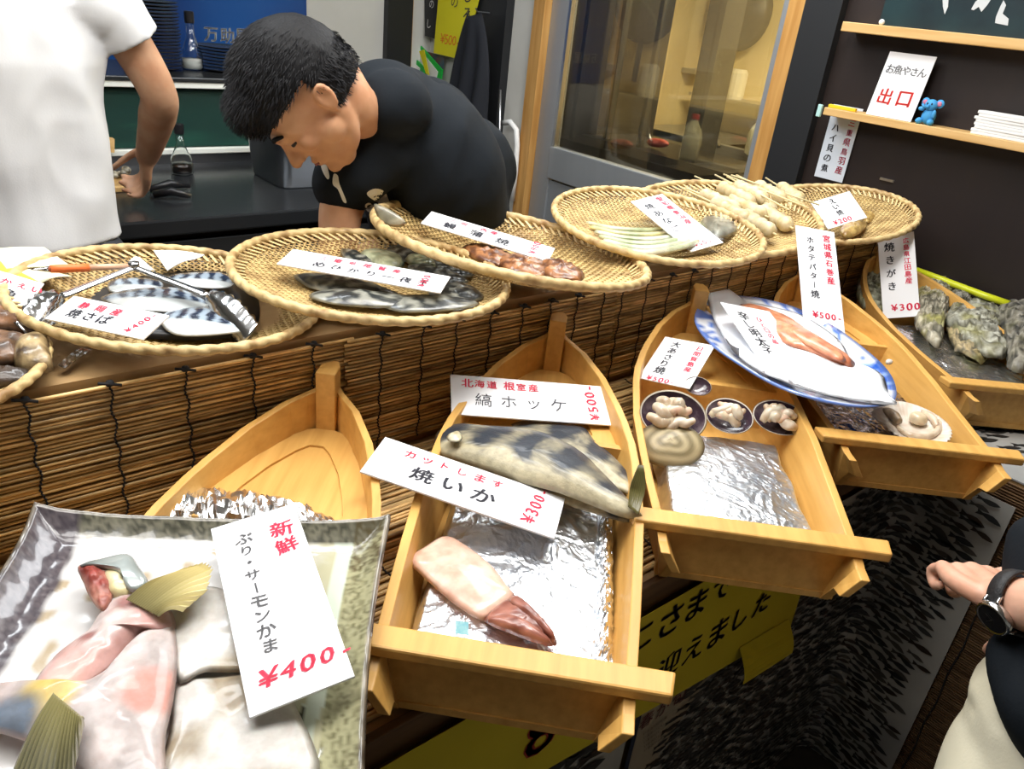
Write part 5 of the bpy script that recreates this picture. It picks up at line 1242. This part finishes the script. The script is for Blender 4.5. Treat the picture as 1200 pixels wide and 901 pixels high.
obj('trunk', MB().tube([Vector(q)*s_ for q in ((-.016, 0, .050), (-.025, .003, .046), (-.030, .010, .048), (-.031, .014, .054))], [.005*s_, .0045*s_, .004*s_, .003*s_], 10), bl_, t, smooth=True)
# chopsticks in paper
rs = random.Random(9); q = WX(1136, 160, XS+.02); k = 0
for lay in range(8):
    for c_ in range(4):
        y_ = q.y+rs.uniform(-.012, .008); o = obj('wrapped_chopsticks', MB().bb((0, -.20, 0), (.012, 0, .007)), paper, bevel=.001) if k == 0 else first.copy()
        if k == 0: first = o
        else: C.objects.link(o)
        o.location = (XS+.008+c_*.0145, y_, ZS2+.0005+lay*.0075); o.rotation_euler = (0, 0, rs.uniform(-.02, .02)); tag(o, 'white paper-wrapped chopsticks piled at the right end of the lower shelf', 'chopsticks', 'wrapped chopsticks on the lower shelf'); k += 1
o = obj('teal_clip', MB().bb((-.004, -.006, -.022), (.006, .008, .014)), mat('teal_plastic', (.45, .72, .70), .4), bevel=.002); o.location = WX(961, 128, XS+.0); tag(o, 'pale teal clip on the left end of the lower shelf', 'clip')
q = WX(985, 122, XS+.02); o = obj('yellow_cutter', MB().bb((-.006, -.055, 0), (.006, .035, .010)), mat('yellow_plastic', (.85, .55, .02), .4), bevel=.002); o.location = (XS+.02, q.y, ZS2); tag(o, 'yellow plastic cutter lying left of the exit sign', 'cutter')
o = obj('wall_bracket', MB().bb((-.006, -.022, -.003), (0, .022, .004)), steel); o.location = WX(1040, 211, XR); tag(o, 'tiny steel bracket on the dark wall above the end basket', 'bracket')
# ================================================================ PEOPLE

def remesh(name, mb, m, parent, voxel=.006, smooth=6, col=None, wr=0, seed=0):
    """one continuous skin over the shapes in mb"""
    me = bpy.data.meshes.new(name); me.from_pydata(mb.v, [], mb.f); o = bpy.data.objects.new(name, me); C.objects.link(o)
    a = o.modifiers.new('r', 'REMESH'); a.mode = 'VOXEL'; a.voxel_size = voxel; b = o.modifiers.new('s', 'SMOOTH'); b.iterations = smooth; b.factor = .5
    dg = bpy.context.evaluated_depsgraph_get(); nm = bpy.data.meshes.new_from_object(o.evaluated_get(dg)); o.modifiers.clear(); o.data = nm; bpy.data.meshes.remove(me)
    if wr:
        NR = [v.normal.copy() for v in nm.vertices]; CO = []
        for v, n_ in zip(nm.vertices, NR):
            q = Vector((v.co.x*7, v.co.y*7, v.co.z*3.2))+Vector((seed, 0, 0)); q += Vector((noise.noise(q*.6), 0, noise.noise(q*.6+Vector((7, 0, 0)))))*1.3
            CO.append(v.co+Vector((n_.x, n_.y, 0))*wr*((1-2.4*math.sqrt(noise.noise(q)**2+.004))+.4*(1-2.4*math.sqrt(noise.noise(q*1.9)**2+.008))))
        nm.vertices.foreach_set('co', [c for p in CO for c in p]); nm.update()
    nm.name = name; nm.materials.clear(); nm.materials.append(m); nm.polygons.foreach_set('use_smooth', [True]*len(nm.polygons)); o.parent = parent
    if parent is not None: nm.transform(parent.matrix_world.inverted())
    if col:
        at = nm.color_attributes.new('Col', 'FLOAT_COLOR', 'POINT'); M = parent.matrix_world if parent is not None else Matrix.Identity(4)
        at.data.foreach_set('color', [q for v in nm.vertices for q in (*col(M@v.co), 1)])
    return o
def limb(mb, pts, rs, seg=14, sx=1, sy=1, up=None):
    P_ = [Vector(p) for p in pts]; cr, rr = [], []
    for i in range(len(P_)-1):
        p0, p1, p2, p3 = P_[max(0, i-1)], P_[i], P_[i+1], P_[min(len(P_)-1, i+2)]
        for j in range(6):
            q = j/6; cr.append(.5*((2*p1)+(p2-p0)*q+(2*p0-5*p1+4*p2-p3)*q*q+(3*p1-p0-3*p2+p3)*q**3)); rr.append(rs[i]+(rs[i+1]-rs[i])*q)
    cr.append(P_[-1]); rr.append(rs[-1])
    if up is None:
        mb.ell(cr[0], rr[0], seg=12); mb.ell(cr[-1], rr[-1], seg=12)
    return mb.tube(cr, rr, seg, sx, sy, up=up)
def hand(mb, wrist, d, palm_n, thumb_side, L=.185, curl=.5, spread=.10, w=.075):
    """d: direction of the fingers, palm_n: out of the palm"""
    d = Vector(d).normalized(); n_ = Vector(palm_n); n_ = (n_-d*n_.dot(d)).normalized(); s_ = d.cross(n_)*thumb_side; wr = Vector(wrist); pl = L*.52
    vs = []
    for a, ww, th in ((0, .60, .019), (.35, .95, .018), (.75, 1.04, .015), (1, 1.0, .012)): vs.append((wr+d*pl*a, ww*w/2, th))
    limb(mb, [v[0] for v in vs], [v[2] for v in vs])
    for e in (-1, -.5, 0, .5, 1): limb(mb, [wr+d*.005+s_*e*w*.27, wr+d*pl*.5+s_*e*w*.42, wr+d*pl*.97+s_*e*w*.40], [.014, .0135, .0105], seg=10)
    for k, (e, ln) in enumerate(((.42, .43), (.15, .48), (-.14, .45), (-.41, .35))):
        p = wr+d*pl*.95+s_*e*w; fd = (d+s_*e*spread*2).normalized(); r = .0088-.0008*(k == 3); pts = [p]; ang = 0
        for seg_, sh in ((.44, .35), (.31, 1.0), (.25, .8)):
            ang += curl*sh*1.25; q = fd*math.cos(ang)+n_*math.sin(ang); pts.append(pts[-1]+q*L*ln*seg_)
        limb(mb, pts, [r*1.12, r*1.05, r*.98, r*.82], seg=10)
    p = wr+d*pl*.18+s_*w*.34; limb(mb, [p, p+(d*.6+s_*.7+n_*.25)*L*.20, p+(d*.95+s_*.55+n_*.55*curl*1.4)*L*.36, p+(d*1.35+s_*.35+n_*.9*curl*1.4)*L*.46], [.0145, .0125, .0105, .0085], seg=10)
skinA = mat('skin', (.62, .36, .22), .5, col2=(.54, .28, .16), scale=18, sss=.15, bump=.1, bscale=140)
skinB = mat('skin_pale', (.72, .42, .30), .45, col2=(.64, .33, .22), scale=22, sss=.15, bump=.1, bscale=140)
white_cl = mat('white_cotton', (.78, .79, .80), .8, col2=(.72, .73, .75), scale=5, bump=.15, bscale=260)
black_cl = mat('black_cotton', (.008, .011, .015), .85, spec=.2, bump=.15, bscale=240)
navy_cl = mat('dark_trousers', (.04, .045, .055), .75)
cream_cl = mat('cream_cotton', (.78, .74, .58), .8, col2=(.70, .65, .48), scale=4, bump=.15, bscale=260)
# ---- man in white, back to the camera
T1 = 1.70
sho, elb, wri, hnd = D(106, -18, T1-.08), D(184, 106, 1.80), D(172, 184, 2.02), D(168, 214, 2.12)
t = thing('person', 'person in a white T-shirt with back turned, right arm reaching down to the counter', 'person', (D(20, 280, T1-.05).x, D(20, 280, T1-.05).y, FLOOR))
ctr = D(14, 100, T1-.10); Rt = (sho-ctr); Rt.z = 0; Rt.normalize(); Fw = Vector((-Rt.y, Rt.x, 0)); 
def TP(a, z, f=0): return Vector((ctr.x, ctr.y, 0))+Rt*a+Fw*f+Vector((0, 0, z))
hipz, shz = D(60, 285, T1).z, sho.z+.03
mb = MB()
limb(mb, [TP(0, hipz-.12), TP(0, hipz+.10), TP(0, shz-.22), TP(0, shz-.03)], [.104, .095, .112, .095], sx=1.3, sy=.8, seg=20, up=Fw)
limb(mb, [TP(0, shz), TP(0, shz+.06, .01), TP(0, shz+.10, .02)], [.062, .055, .055])
limb(mb, [TP(-.18, shz-.04), TP(0, shz), TP(.18, shz-.04)], [.055, .06, .055])
mb.ell(TP(0, shz+.215, .03), (.078, .095, .115)); mb.ell(TP(.0, shz+.17, .10), (.03, .03, .03))
for s in (1, -1): mb.ell(TP(s*.078, shz+.20, .02), (.012, .018, .03))
limb(mb, [sho+Vector((0, 0, -.02)), (sho+elb)/2+Vector((0, 0, .01)), elb, elb.lerp(wri, .35)+Rt*.010, wri], [.052, .047, .042, .044, .028], seg=18)
hand(mb, wri, hnd-wri+Vector((0, 0, -.02)), -Rt+Fw*.3, 1, curl=.75)
le = TP(-.30, sho.z-.26, .02); lw = TP(-.22, sho.z-.40, .22); limb(mb, [TP(-.2, shz-.05), le, lw], [.05, .04, .028]); hand(mb, lw, (Fw-Vector((0, 0, .4))), Rt, -1, curl=.6)
for s in (1, -1): limb(mb, [TP(s*.09, hipz-.12), TP(s*.10, .30, .01), TP(s*.10, FLOOR+.08)], [.085, .06, .045])
for s in (1, -1): limb(mb, [TP(s*.10, FLOOR+.035, -.03), TP(s*.11, FLOOR+.03, .16)], [.04, .03])
remesh('body', mb, skinA, t, .006)
mb = MB()
pts = [TP(.0, hipz-.015), TP(0, hipz+.12), TP(0, hipz+.28), TP(0, shz-.18), TP(0, shz-.06), TP(0, shz+.005)]
limb(mb, pts, [.134, .128, .130, .140, .128, .078], sx=1.30, sy=.80, seg=28, up=Fw)
sl0 = sho.lerp(elb, .50)
limb(mb, [TP(.12, shz-.05), sho+Vector((0, 0, -.035)), sho.lerp(elb, .25), sl0], [.085, .082, .078, .074], seg=22, up=Fw)
limb(mb, [TP(-.12, shz-.05), TP(-.2, shz-.07), TP(-.26, shz-.20)], [.085, .08, .072], seg=22, up=Fw)
mb.v = [tuple(Vector(v)+Vector((noise.noise(Vector(v)*7), noise.noise(Vector(v)*7+Vector((5, 0, 0))), 0))*.012) for v in mb.v]
remesh('t_shirt', mb, white_cl, t, .007, 5, wr=.007)
mb = MB(); limb(mb, [TP(0, hipz+.05), TP(0, hipz-.10)], [.117, .121], sx=1.25, sy=.8, seg=24, up=Fw)
for s in (1, -1): limb(mb, [TP(s*.085, hipz-.08), TP(s*.10, .28), TP(s*.10, FLOOR+.09)], [.105, .085, .065], seg=16)
remesh('trousers', mb, navy_cl, t, .012, 3)
mb = MB(); mb.ell(TP(0, shz+.235, .015), (.086, .098, .112)); remesh('hair', mb, mat('black_hair', (.004, .004, .005), .6, spec=.25, bump=1.0, bscale=30, stretch=(1, 1, .12), scale=30, bstretch=(6, 6, .5)), t, .008, 3)
# ---- man in black bending over the baskets
HC = D(362, 114, 1.38)                          # head centre
px2 = lambda x, y, dt: D(x, y, 1.44+dt)
fwdv = Vector(ROT@np.array([0, 0, 1.0])); rgt = Vector(ROT@np.array([1.0, 0, 0])); dwn = Vector(ROT@np.array([0, 1.0, 0]))
upv = (rgt*-.75+dwn*-.35-fwdv*.55).normalized()    # crown direction
fac = (rgt*-.517+dwn*.825+fwdv*.18); fac = (fac-upv*fac.dot(upv)).normalized(); sid = upv.cross(fac)*-1  # sid: toward viewer side?
if sid.dot(fwdv) > 0: sid = -sid
def HP(f, u, s): return HC+fac*f+upv*u+sid*s
HM = Matrix((fac, sid, upv)).transposed()
t = thing('person', 'person in a black printed T-shirt bending over the baskets, head bowed', 'person', (1.0, 1.62, FLOOR))
mb = MB()
mb.ell(HP(-.008, .028, 0), (.096, .076, .098), HM, seg=24)          # cranium
limb(mb, [HP(.030, .01, 0), HP(.040, -.050, 0), HP(.052, -.098, 0)], [.066, .052, .026], seg=18)  # face to chin
for s in (1, -1): limb(mb, [HP(-.012, -.045, s*.048), HP(.015, -.085, s*.036), HP(.052, -.100, s*.012)], [.022, .018, .016])   # jaw
limb(mb, [HP(.086, .012, .028), HP(.090, .016, 0), HP(.086, .012, -.028)], [.010, .012, .010])     # brow
limb(mb, [HP(.088, .008, 0), HP(.100, -.014, 0), HP(.112, -.034, 0)], [.008, .0095, .012]); mb.ell(HP(.098, -.036, .010), .009); mb.ell(HP(.098, -.036, -.010), .009)
limb(mb, [HP(.084, -.062, -.016), HP(.093, -.060, 0), HP(.084, -.062, .016)], [.005, .0065, .005]); limb(mb, [HP(.082, -.071, -.013), HP(.090, -.071, 0), HP(.082, -.071, .013)], [.005, .007, .005]); mb.ell(HP(.080, -.096, 0), .015)
for s in (1, -1): mb.ell(HP(.064, -.026, s*.038), (.020, .020, .018))
for s in (1, -1):
    e0 = [HP(-.008, -.030, s*.074), HP(-.004, -.008, s*.078), HP(-.012, .012, s*.082), HP(-.026, .012, s*.085), HP(-.028, -.008, s*.083), HP(-.018, -.026, s*.078)]
    limb(mb, e0, [.006, .0055, .0055, .006, .0055, .006], seg=8); mb.ell(HP(.020, -.045, s*.038), .034); mb.ell(HP(-.016, -.006, s*.076), (.014, .006, .020), HM)
nk, nk2 = px2(440, 150, .12), px2(462, 165, .20)
limb(mb, [HP(-.045, -.030, 0), HP(-.03, -.072, 0), nk, nk2], [.052, .046, .050, .060], seg=18)
hipc = Vector((1.30, 1.74, .60)); chest = px2(500, 190, .28)
limb(mb, [nk2, chest, chest.lerp(hipc, .5), hipc], [.10, .125, .12, .13], sx=1.2, sy=.9, seg=20)
shA = px2(430, 185, .06); shB = px2(520, 150, .52)
a_el = px2(398, 215, .06); a_wr = W(392, 292, .985)+Vector((.02, .10, 0))
shA = px2(446, 168, .12)
limb(mb, [shA, px2(418, 200, .10), px2(400, 245, .11), px2(392, 300, .14), px2(352, 330, .16)], [.056, .050, .044, .038, .027], seg=16)
hand(mb, px2(352, 330, .16), Vector((-.4, .1, -.2)), Vector((0, .3, -1)), 1, curl=.7)
limb(mb, [shB, px2(500, 250, .55), px2(440, 290, .45)], [.055, .045, .028]); hand(mb, px2(440, 290, .45), Vector((-.6, -.2, -.2)), Vector((0, 0, -1)), -1, curl=.6)
for s in (1, -1): limb(mb, [hipc+Vector((.02, s*.09, -.02)), Vector((1.28, 1.74+s*.11, .25)), Vector((1.30, 1.74+s*.11, FLOOR+.08))], [.095, .065, .045]); limb(mb, [Vector((1.31, 1.74+s*.11, FLOOR+.035)), Vector((1.12, 1.74+s*.12, FLOOR+.03))], [.04, .03])
skinC = mat('skin_tan', (.60, .33, .19), .5, col2=(.52, .26, .14), scale=18, sss=.15, bump=.1, bscale=140)
remesh('body', mb, skinC, t, .0042, 4)
mb = MB(); mb.v = []                                  # eyes and brows
for s in (1, -1):
    e = MB(); limb(e, [HP(.079, -.008, s*.040), HP(.086, -.009, s*.029), HP(.086, -.008, s*.018)], [.0022, .0034, .0024], seg=8); e.v = [tuple(Vector(v)-t.location) for v in e.v]; obj('eyelashes', e, black_pl, t, smooth=True)
    e = MB(); limb(e, [HP(.082, .018, s*.046), HP(.094, .024, s*.032), HP(.098, .020, s*.014)], [.003, .0045, .004], seg=8); e.v = [tuple(Vector(v)-t.location) for v in e.v]; obj('eyebrow', e, MATS['black_hair'], t, smooth=True)
    if s == 1: e = MB(); limb(e, [HP(.092, -.0655, -.015), HP(.098, -.0655, 0), HP(.092, -.0655, .015)], [.0015, .002, .0015], seg=6); e.v = [tuple(Vector(v)-t.location) for v in e.v]; obj('lip_line', e, mat('lip', (.35, .10, .08), .5), t, smooth=True)
# hair: a cropped shell over the skull plus short strands
mb = MB(); mb.ell(HP(-.010, .036, 0), (.110, .089, .108), HM, seg=28); mb.ell(HP(-.040, .0, 0), (.074, .081, .078), HM, seg=24); mb.ell(HP(.060, .075, 0), (.050, .064, .048), HM, seg=20)
mb.v = [tuple(Vector(v)+(Vector(v)-HC).normalized()*.003*noise.noise(Vector(v)*70)) for v in mb.v]
def cutface(v):
    q = v-HC; f, u, s = q.dot(fac), q.dot(upv), q.dot(sid)
    return f > -.018 and u < .040+.0*f or (u < -.040)
hair = remesh('hair', mb, MATS['black_hair'], t, .005, 2)
bm = bmesh.new(); bm.from_mesh(hair.data); M_ = t.matrix_world
bmesh.ops.delete(bm, geom=[f for f in bm.faces if cutface(M_@f.calc_center_median())], context='FACES')
hv = [(M_@v.co, v.normal.copy()) for v in bm.verts]; bm.to_mesh(hair.data); bm.free()
md = hair.modifiers.new('s', 'SOLIDIFY'); md.thickness = .006
rs = random.Random(5); mb = MB()
for k in range(5200):
    p, n_ = hv[rs.randrange(len(hv))]; q = p-HC; f, u = q.dot(fac), q.dot(upv); L = .008+.008*max(0, min(1, (u+.02)/.08))
    whirl = (fac*.8-upv*.15 if u > .02 else -upv*.9+fac*.1); d = (n_*.28+whirl+Vector([rs.uniform(-.25, .25) for _ in range(3)])).normalized()
    s_ = d.cross(n_); s_ = s_.normalized()*.0009 if s_.length > 1e-5 else Vector((.0009, 0, 0)); o_ = Vector(t.location); p = p-o_
    mb.add([p-s_, p+s_, p+d*L*.6+n_*.001+s_*.6, p+d*L], [(0, 1, 2), (0, 2, 3)])
o = obj('hair_strands', mb, mat('hair_strand', (.010, .010, .012), .65, spec=.25), t); o['kind'] = 'stuff'
# T-shirt
mb = MB()
limb(mb, [px2(432, 140, .14), px2(470, 158, .24), chest, chest.lerp(hipc, .45), chest.lerp(hipc, .95)], [.070, .135, .165, .165, .165], sx=1.18, sy=.95, seg=28)
mb.ell(px2(480, 130, .22), (.10, .10, .07)); mb.ell(px2(545, 200, .40), (.12, .12, .13)); mb.ell(px2(462, 122, .04), (.072, .072, .066)); mb.ell(px2(452, 112, .10), (.082, .082, .070)); mb.ell(px2(470, 118, .16), (.085, .085, .07)); mb.ell(px2(450, 145, .12), (.075, .075, .065))
limb(mb, [px2(468, 172, .20), shA, px2(424, 192, .10), px2(404, 216, .10)], [.10, .088, .074, .064], seg=20)
limb(mb, [px2(500, 140, .40), shB, px2(515, 215, .55)], [.10, .085, .075], seg=18)
shirt = remesh('t_shirt', mb, black_cl, t, .007, 22, wr=.006, seed=3)
# the white print on the chest, laid on the shirt
bpy.context.view_layer.update()
from mathutils.bvhtree import BVHTree
bv = BVHTree.FromPolygons([M_@v.co for v in shirt.data.vertices], [tuple(p.vertices) for p in shirt.data.polygons])
def on_shirt(px, py):
    d = Vector(ray(px, py)); h = bv.ray_cast(Vector(CAM), d.normalized()); return h[0]
for pts in ([(376, 193), (382, 192), (386, 206), (384, 210), (379, 203)], [(391, 204), (396, 206), (398, 216), (406, 236), (402, 236), (396, 222), (390, 216)], [(415, 220), (420, 224), (426, 240), (438, 252), (432, 254), (420, 242)],
            [(430, 226), (440, 221), (452, 226), (457, 244), (452, 254), (444, 254), (440, 248), (446, 240), (440, 232), (434, 232)], [(428, 240), (434, 238), (442, 246), (438, 250), (430, 247)]):
    ol = spline([(p[0], p[1], 0) for p in pts], 4); cx_ = sum(p[0] for p in ol)/len(ol); cy_ = sum(p[1] for p in ol)/len(ol)
    mb = MB(); ok = True; o_ = Vector(t.location); V_ = []
    for s in (1, .66, .33, .03):
        for p in ol:
            h = on_shirt(cx_+(p[0]-cx_)*s, cy_+(p[1]-cy_)*s)
            if h is None: ok = False; break
            V_.append(tuple(h+(Vector(CAM)-h).normalized()*.0015-o_))
        if not ok: break
    if not ok: print('print missed', pts[0]); continue
    k = len(ol); mb.v = V_; mb.f = [(r*k+i, r*k+(i+1) % k, (r+1)*k+(i+1) % k, (r+1)*k+i) for r in range(3) for i in range(k)]
    obj('shirt_print', mb, mat('print_white', (.70, .68, .60), .7), t)
mb = MB(); limb(mb, [hipc+Vector((-.03, -.02, .06)), hipc+Vector((0, 0, -.05))], [.16, .16], seg=20)
for s in (1, -1): limb(mb, [hipc+Vector((.02, s*.09, -.02)), Vector((1.28, 1.74+s*.11, .25)), Vector((1.30, 1.74+s*.11, FLOOR+.09))], [.12, .09, .07])
remesh('trousers', mb, navy_cl, t, .012, 3)
# ---- visitor at the right edge with a wristwatch
T3 = .97
wr, el = D(1176, 702, T3), D(1310, 735, T3-.14)
t = thing('person', 'person in cream and black clothes at the right edge, wearing a wristwatch', 'person', (1.15, -.12, FLOOR))
fd = (D(1143, 672, T3+.075)-wr).normalized()
mb = MB(); limb(mb, [D(1330, 600, T3-.05), el, el.lerp(wr, .5), wr], [.050, .044, .036, .029], seg=18)
hand(mb, wr, fd, dwn*.75+fwdv*.65, -1, L=.172, curl=1.3, w=.096)
sh3 = D(1330, 560, T3); limb(mb, [sh3, sh3+Vector((.05, -.12, .18))], [.06, .06])
hp = Vector((1.18, -.16, .50)); nk3 = Vector((1.20, -.22, 1.18))
limb(mb, [hp+Vector((0, 0, .0)), hp.lerp(nk3, .5), nk3], [.11, .12, .10], sx=1.2, sy=.85); mb.ell(nk3+Vector((0, 0, .24)), (.085, .095, .115)); limb(mb, [nk3, nk3+Vector((0, 0, .13))], [.06, .055])
for s in (1, -1): limb(mb, [hp+Vector((0, s*.08, -.05)), Vector((1.14, -.16+s*.10, .20)), Vector((1.16, -.16+s*.10, FLOOR+.07))], [.08, .055, .04]); limb(mb, [Vector((1.16, -.16+s*.10, FLOOR+.035)), Vector((1.30, -.14+s*.11, FLOOR+.03))], [.038, .03])
remesh('body', mb, skinB, t, .0034, 4)
mb = MB(); c0 = D(1192, 835, T3+.04); limb(mb, [D(1176, 790, T3+.05), c0, D(1196, 905, T3+.02), D(1195, 1050, T3), D(1185, 1300, T3)], [.030, .062, .092, .12, .12], seg=24)
limb(mb, [D(1240, 840, T3), D(1250, 1100, T3)], [.10, .14], seg=20)
mb.v = [tuple(Vector(v)+Vector((noise.noise(Vector(v)*9), noise.noise(Vector(v)*9+Vector((5, 0, 0))), 0))*.010) for v in mb.v]
remesh('cream_trousers', mb, cream_cl, t, .007, 5, wr=.005, seed=8)
mb = MB(); limb(mb, [D(1186, 766, T3-.01), D(1196, 800, T3-.035), D(1222, 840, T3-.06), D(1260, 880, T3-.06)], [.030, .034, .045, .06], seg=16); limb(mb, [D(1222, 640, T3+.06), D(1235, 760, T3+.02), D(1250, 850, T3)], [.045, .06, .07], seg=18)
limb(mb, [nk3+Vector((0, 0, -.02)), hp.lerp(nk3, .5), hp+Vector((0, 0, .05))], [.12, .15, .14], sx=1.15, sy=.9, seg=20)
remesh('black_top', mb, black_cl, t, .007, 4)
mb = MB(); mb.ell(nk3+Vector((-.01, 0, .27)), (.095, .10, .11)); remesh('hair', mb, MATS['black_hair'], t, .01, 2)
# watch: strap ring round the wrist, round face on its outer side
ax3 = (wr-el).normalized(); wc = wr-ax3*.022; vd = (Vector(CAM)-wc).normalized(); fn_ = (vd*.80+dwn*.55-rgt*.40); fn_ = (fn_-ax3*fn_.dot(ax3)).normalized(); tn = ax3.cross(fn_)
WM = Matrix.Identity(4)
for i in range(3): WM[i][0], WM[i][1], WM[i][2], WM[i][3] = tn[i], ax3[i], fn_[i], wc[i]
WM = WM @ Matrix.Scale(1.06, 4)
w = thing('wristwatch', 'round black wristwatch with steel rim and black strap on the right-hand visitor', 'watch', WM)
mb = MB(); n = 48; R_ = .0345
for i in range(n):
    a = 2*PI*i/n
    for (dr, dy) in ((0, -.0105), (.0028, -.0105), (.0032, 0), (.0028, .0105), (0, .0105)): mb.v.append(((R_+dr)*math.sin(a)*1.02, dy*(1-.15*abs(math.sin(a/2))), (R_+dr)*math.cos(a)*.96))
for i in range(n):
    for k in range(5): mb.f.append((i*5+k, i*5+(k+1) % 5, ((i+1) % n)*5+(k+1) % 5, ((i+1) % n)*5+k))
fixn(obj('strap', mb, mat('black_leather', (.018, .018, .02), .55, bump=.6, bscale=300), w, smooth=True))
zc = R_*.96+.002
obj('case', MB().lathe([(.017, -.004), (.0205, -.002), (.0212, .004), (.0200, .0075), (.0180, .0085), (.0172, .0070)], (0, 0, zc), 40), shiny, w, smooth=True)
obj('dial', MB().lathe([(.0001, .0064), (.0174, .0066), (.0174, .0071), (.0001, .0071)][::-1], (0, 0, zc), 36), mat('dial_black', (.012, .012, .014), .15, coat=.8), w)
obj('watch_hand', MB().box((.003, .002, zc+.0078), (.010, .0009, .0004), RZ(.6)), shiny, w); obj('watch_hand', MB().box((-.002, .003, zc+.0080), (.0008, .011, .0004), RZ(.3)), shiny, w)
for s in (1, -1): obj('lug', MB().tube([(s*.0145, -.009, zc+.004), (s*.020, -.009, zc-.003), (s*.022, -.008, zc-.010)], .0022, 8), shiny, w, smooth=True); obj('lug', MB().tube([(s*.0145, .009, zc+.004), (s*.020, .009, zc-.003), (s*.022, .008, zc-.010)], .0022, 8), shiny, w, smooth=True)
obj('crown', MB().tube([(0, .0205, zc+.002), (0, .0245, zc+.002)], .0028, 12), shiny, w)
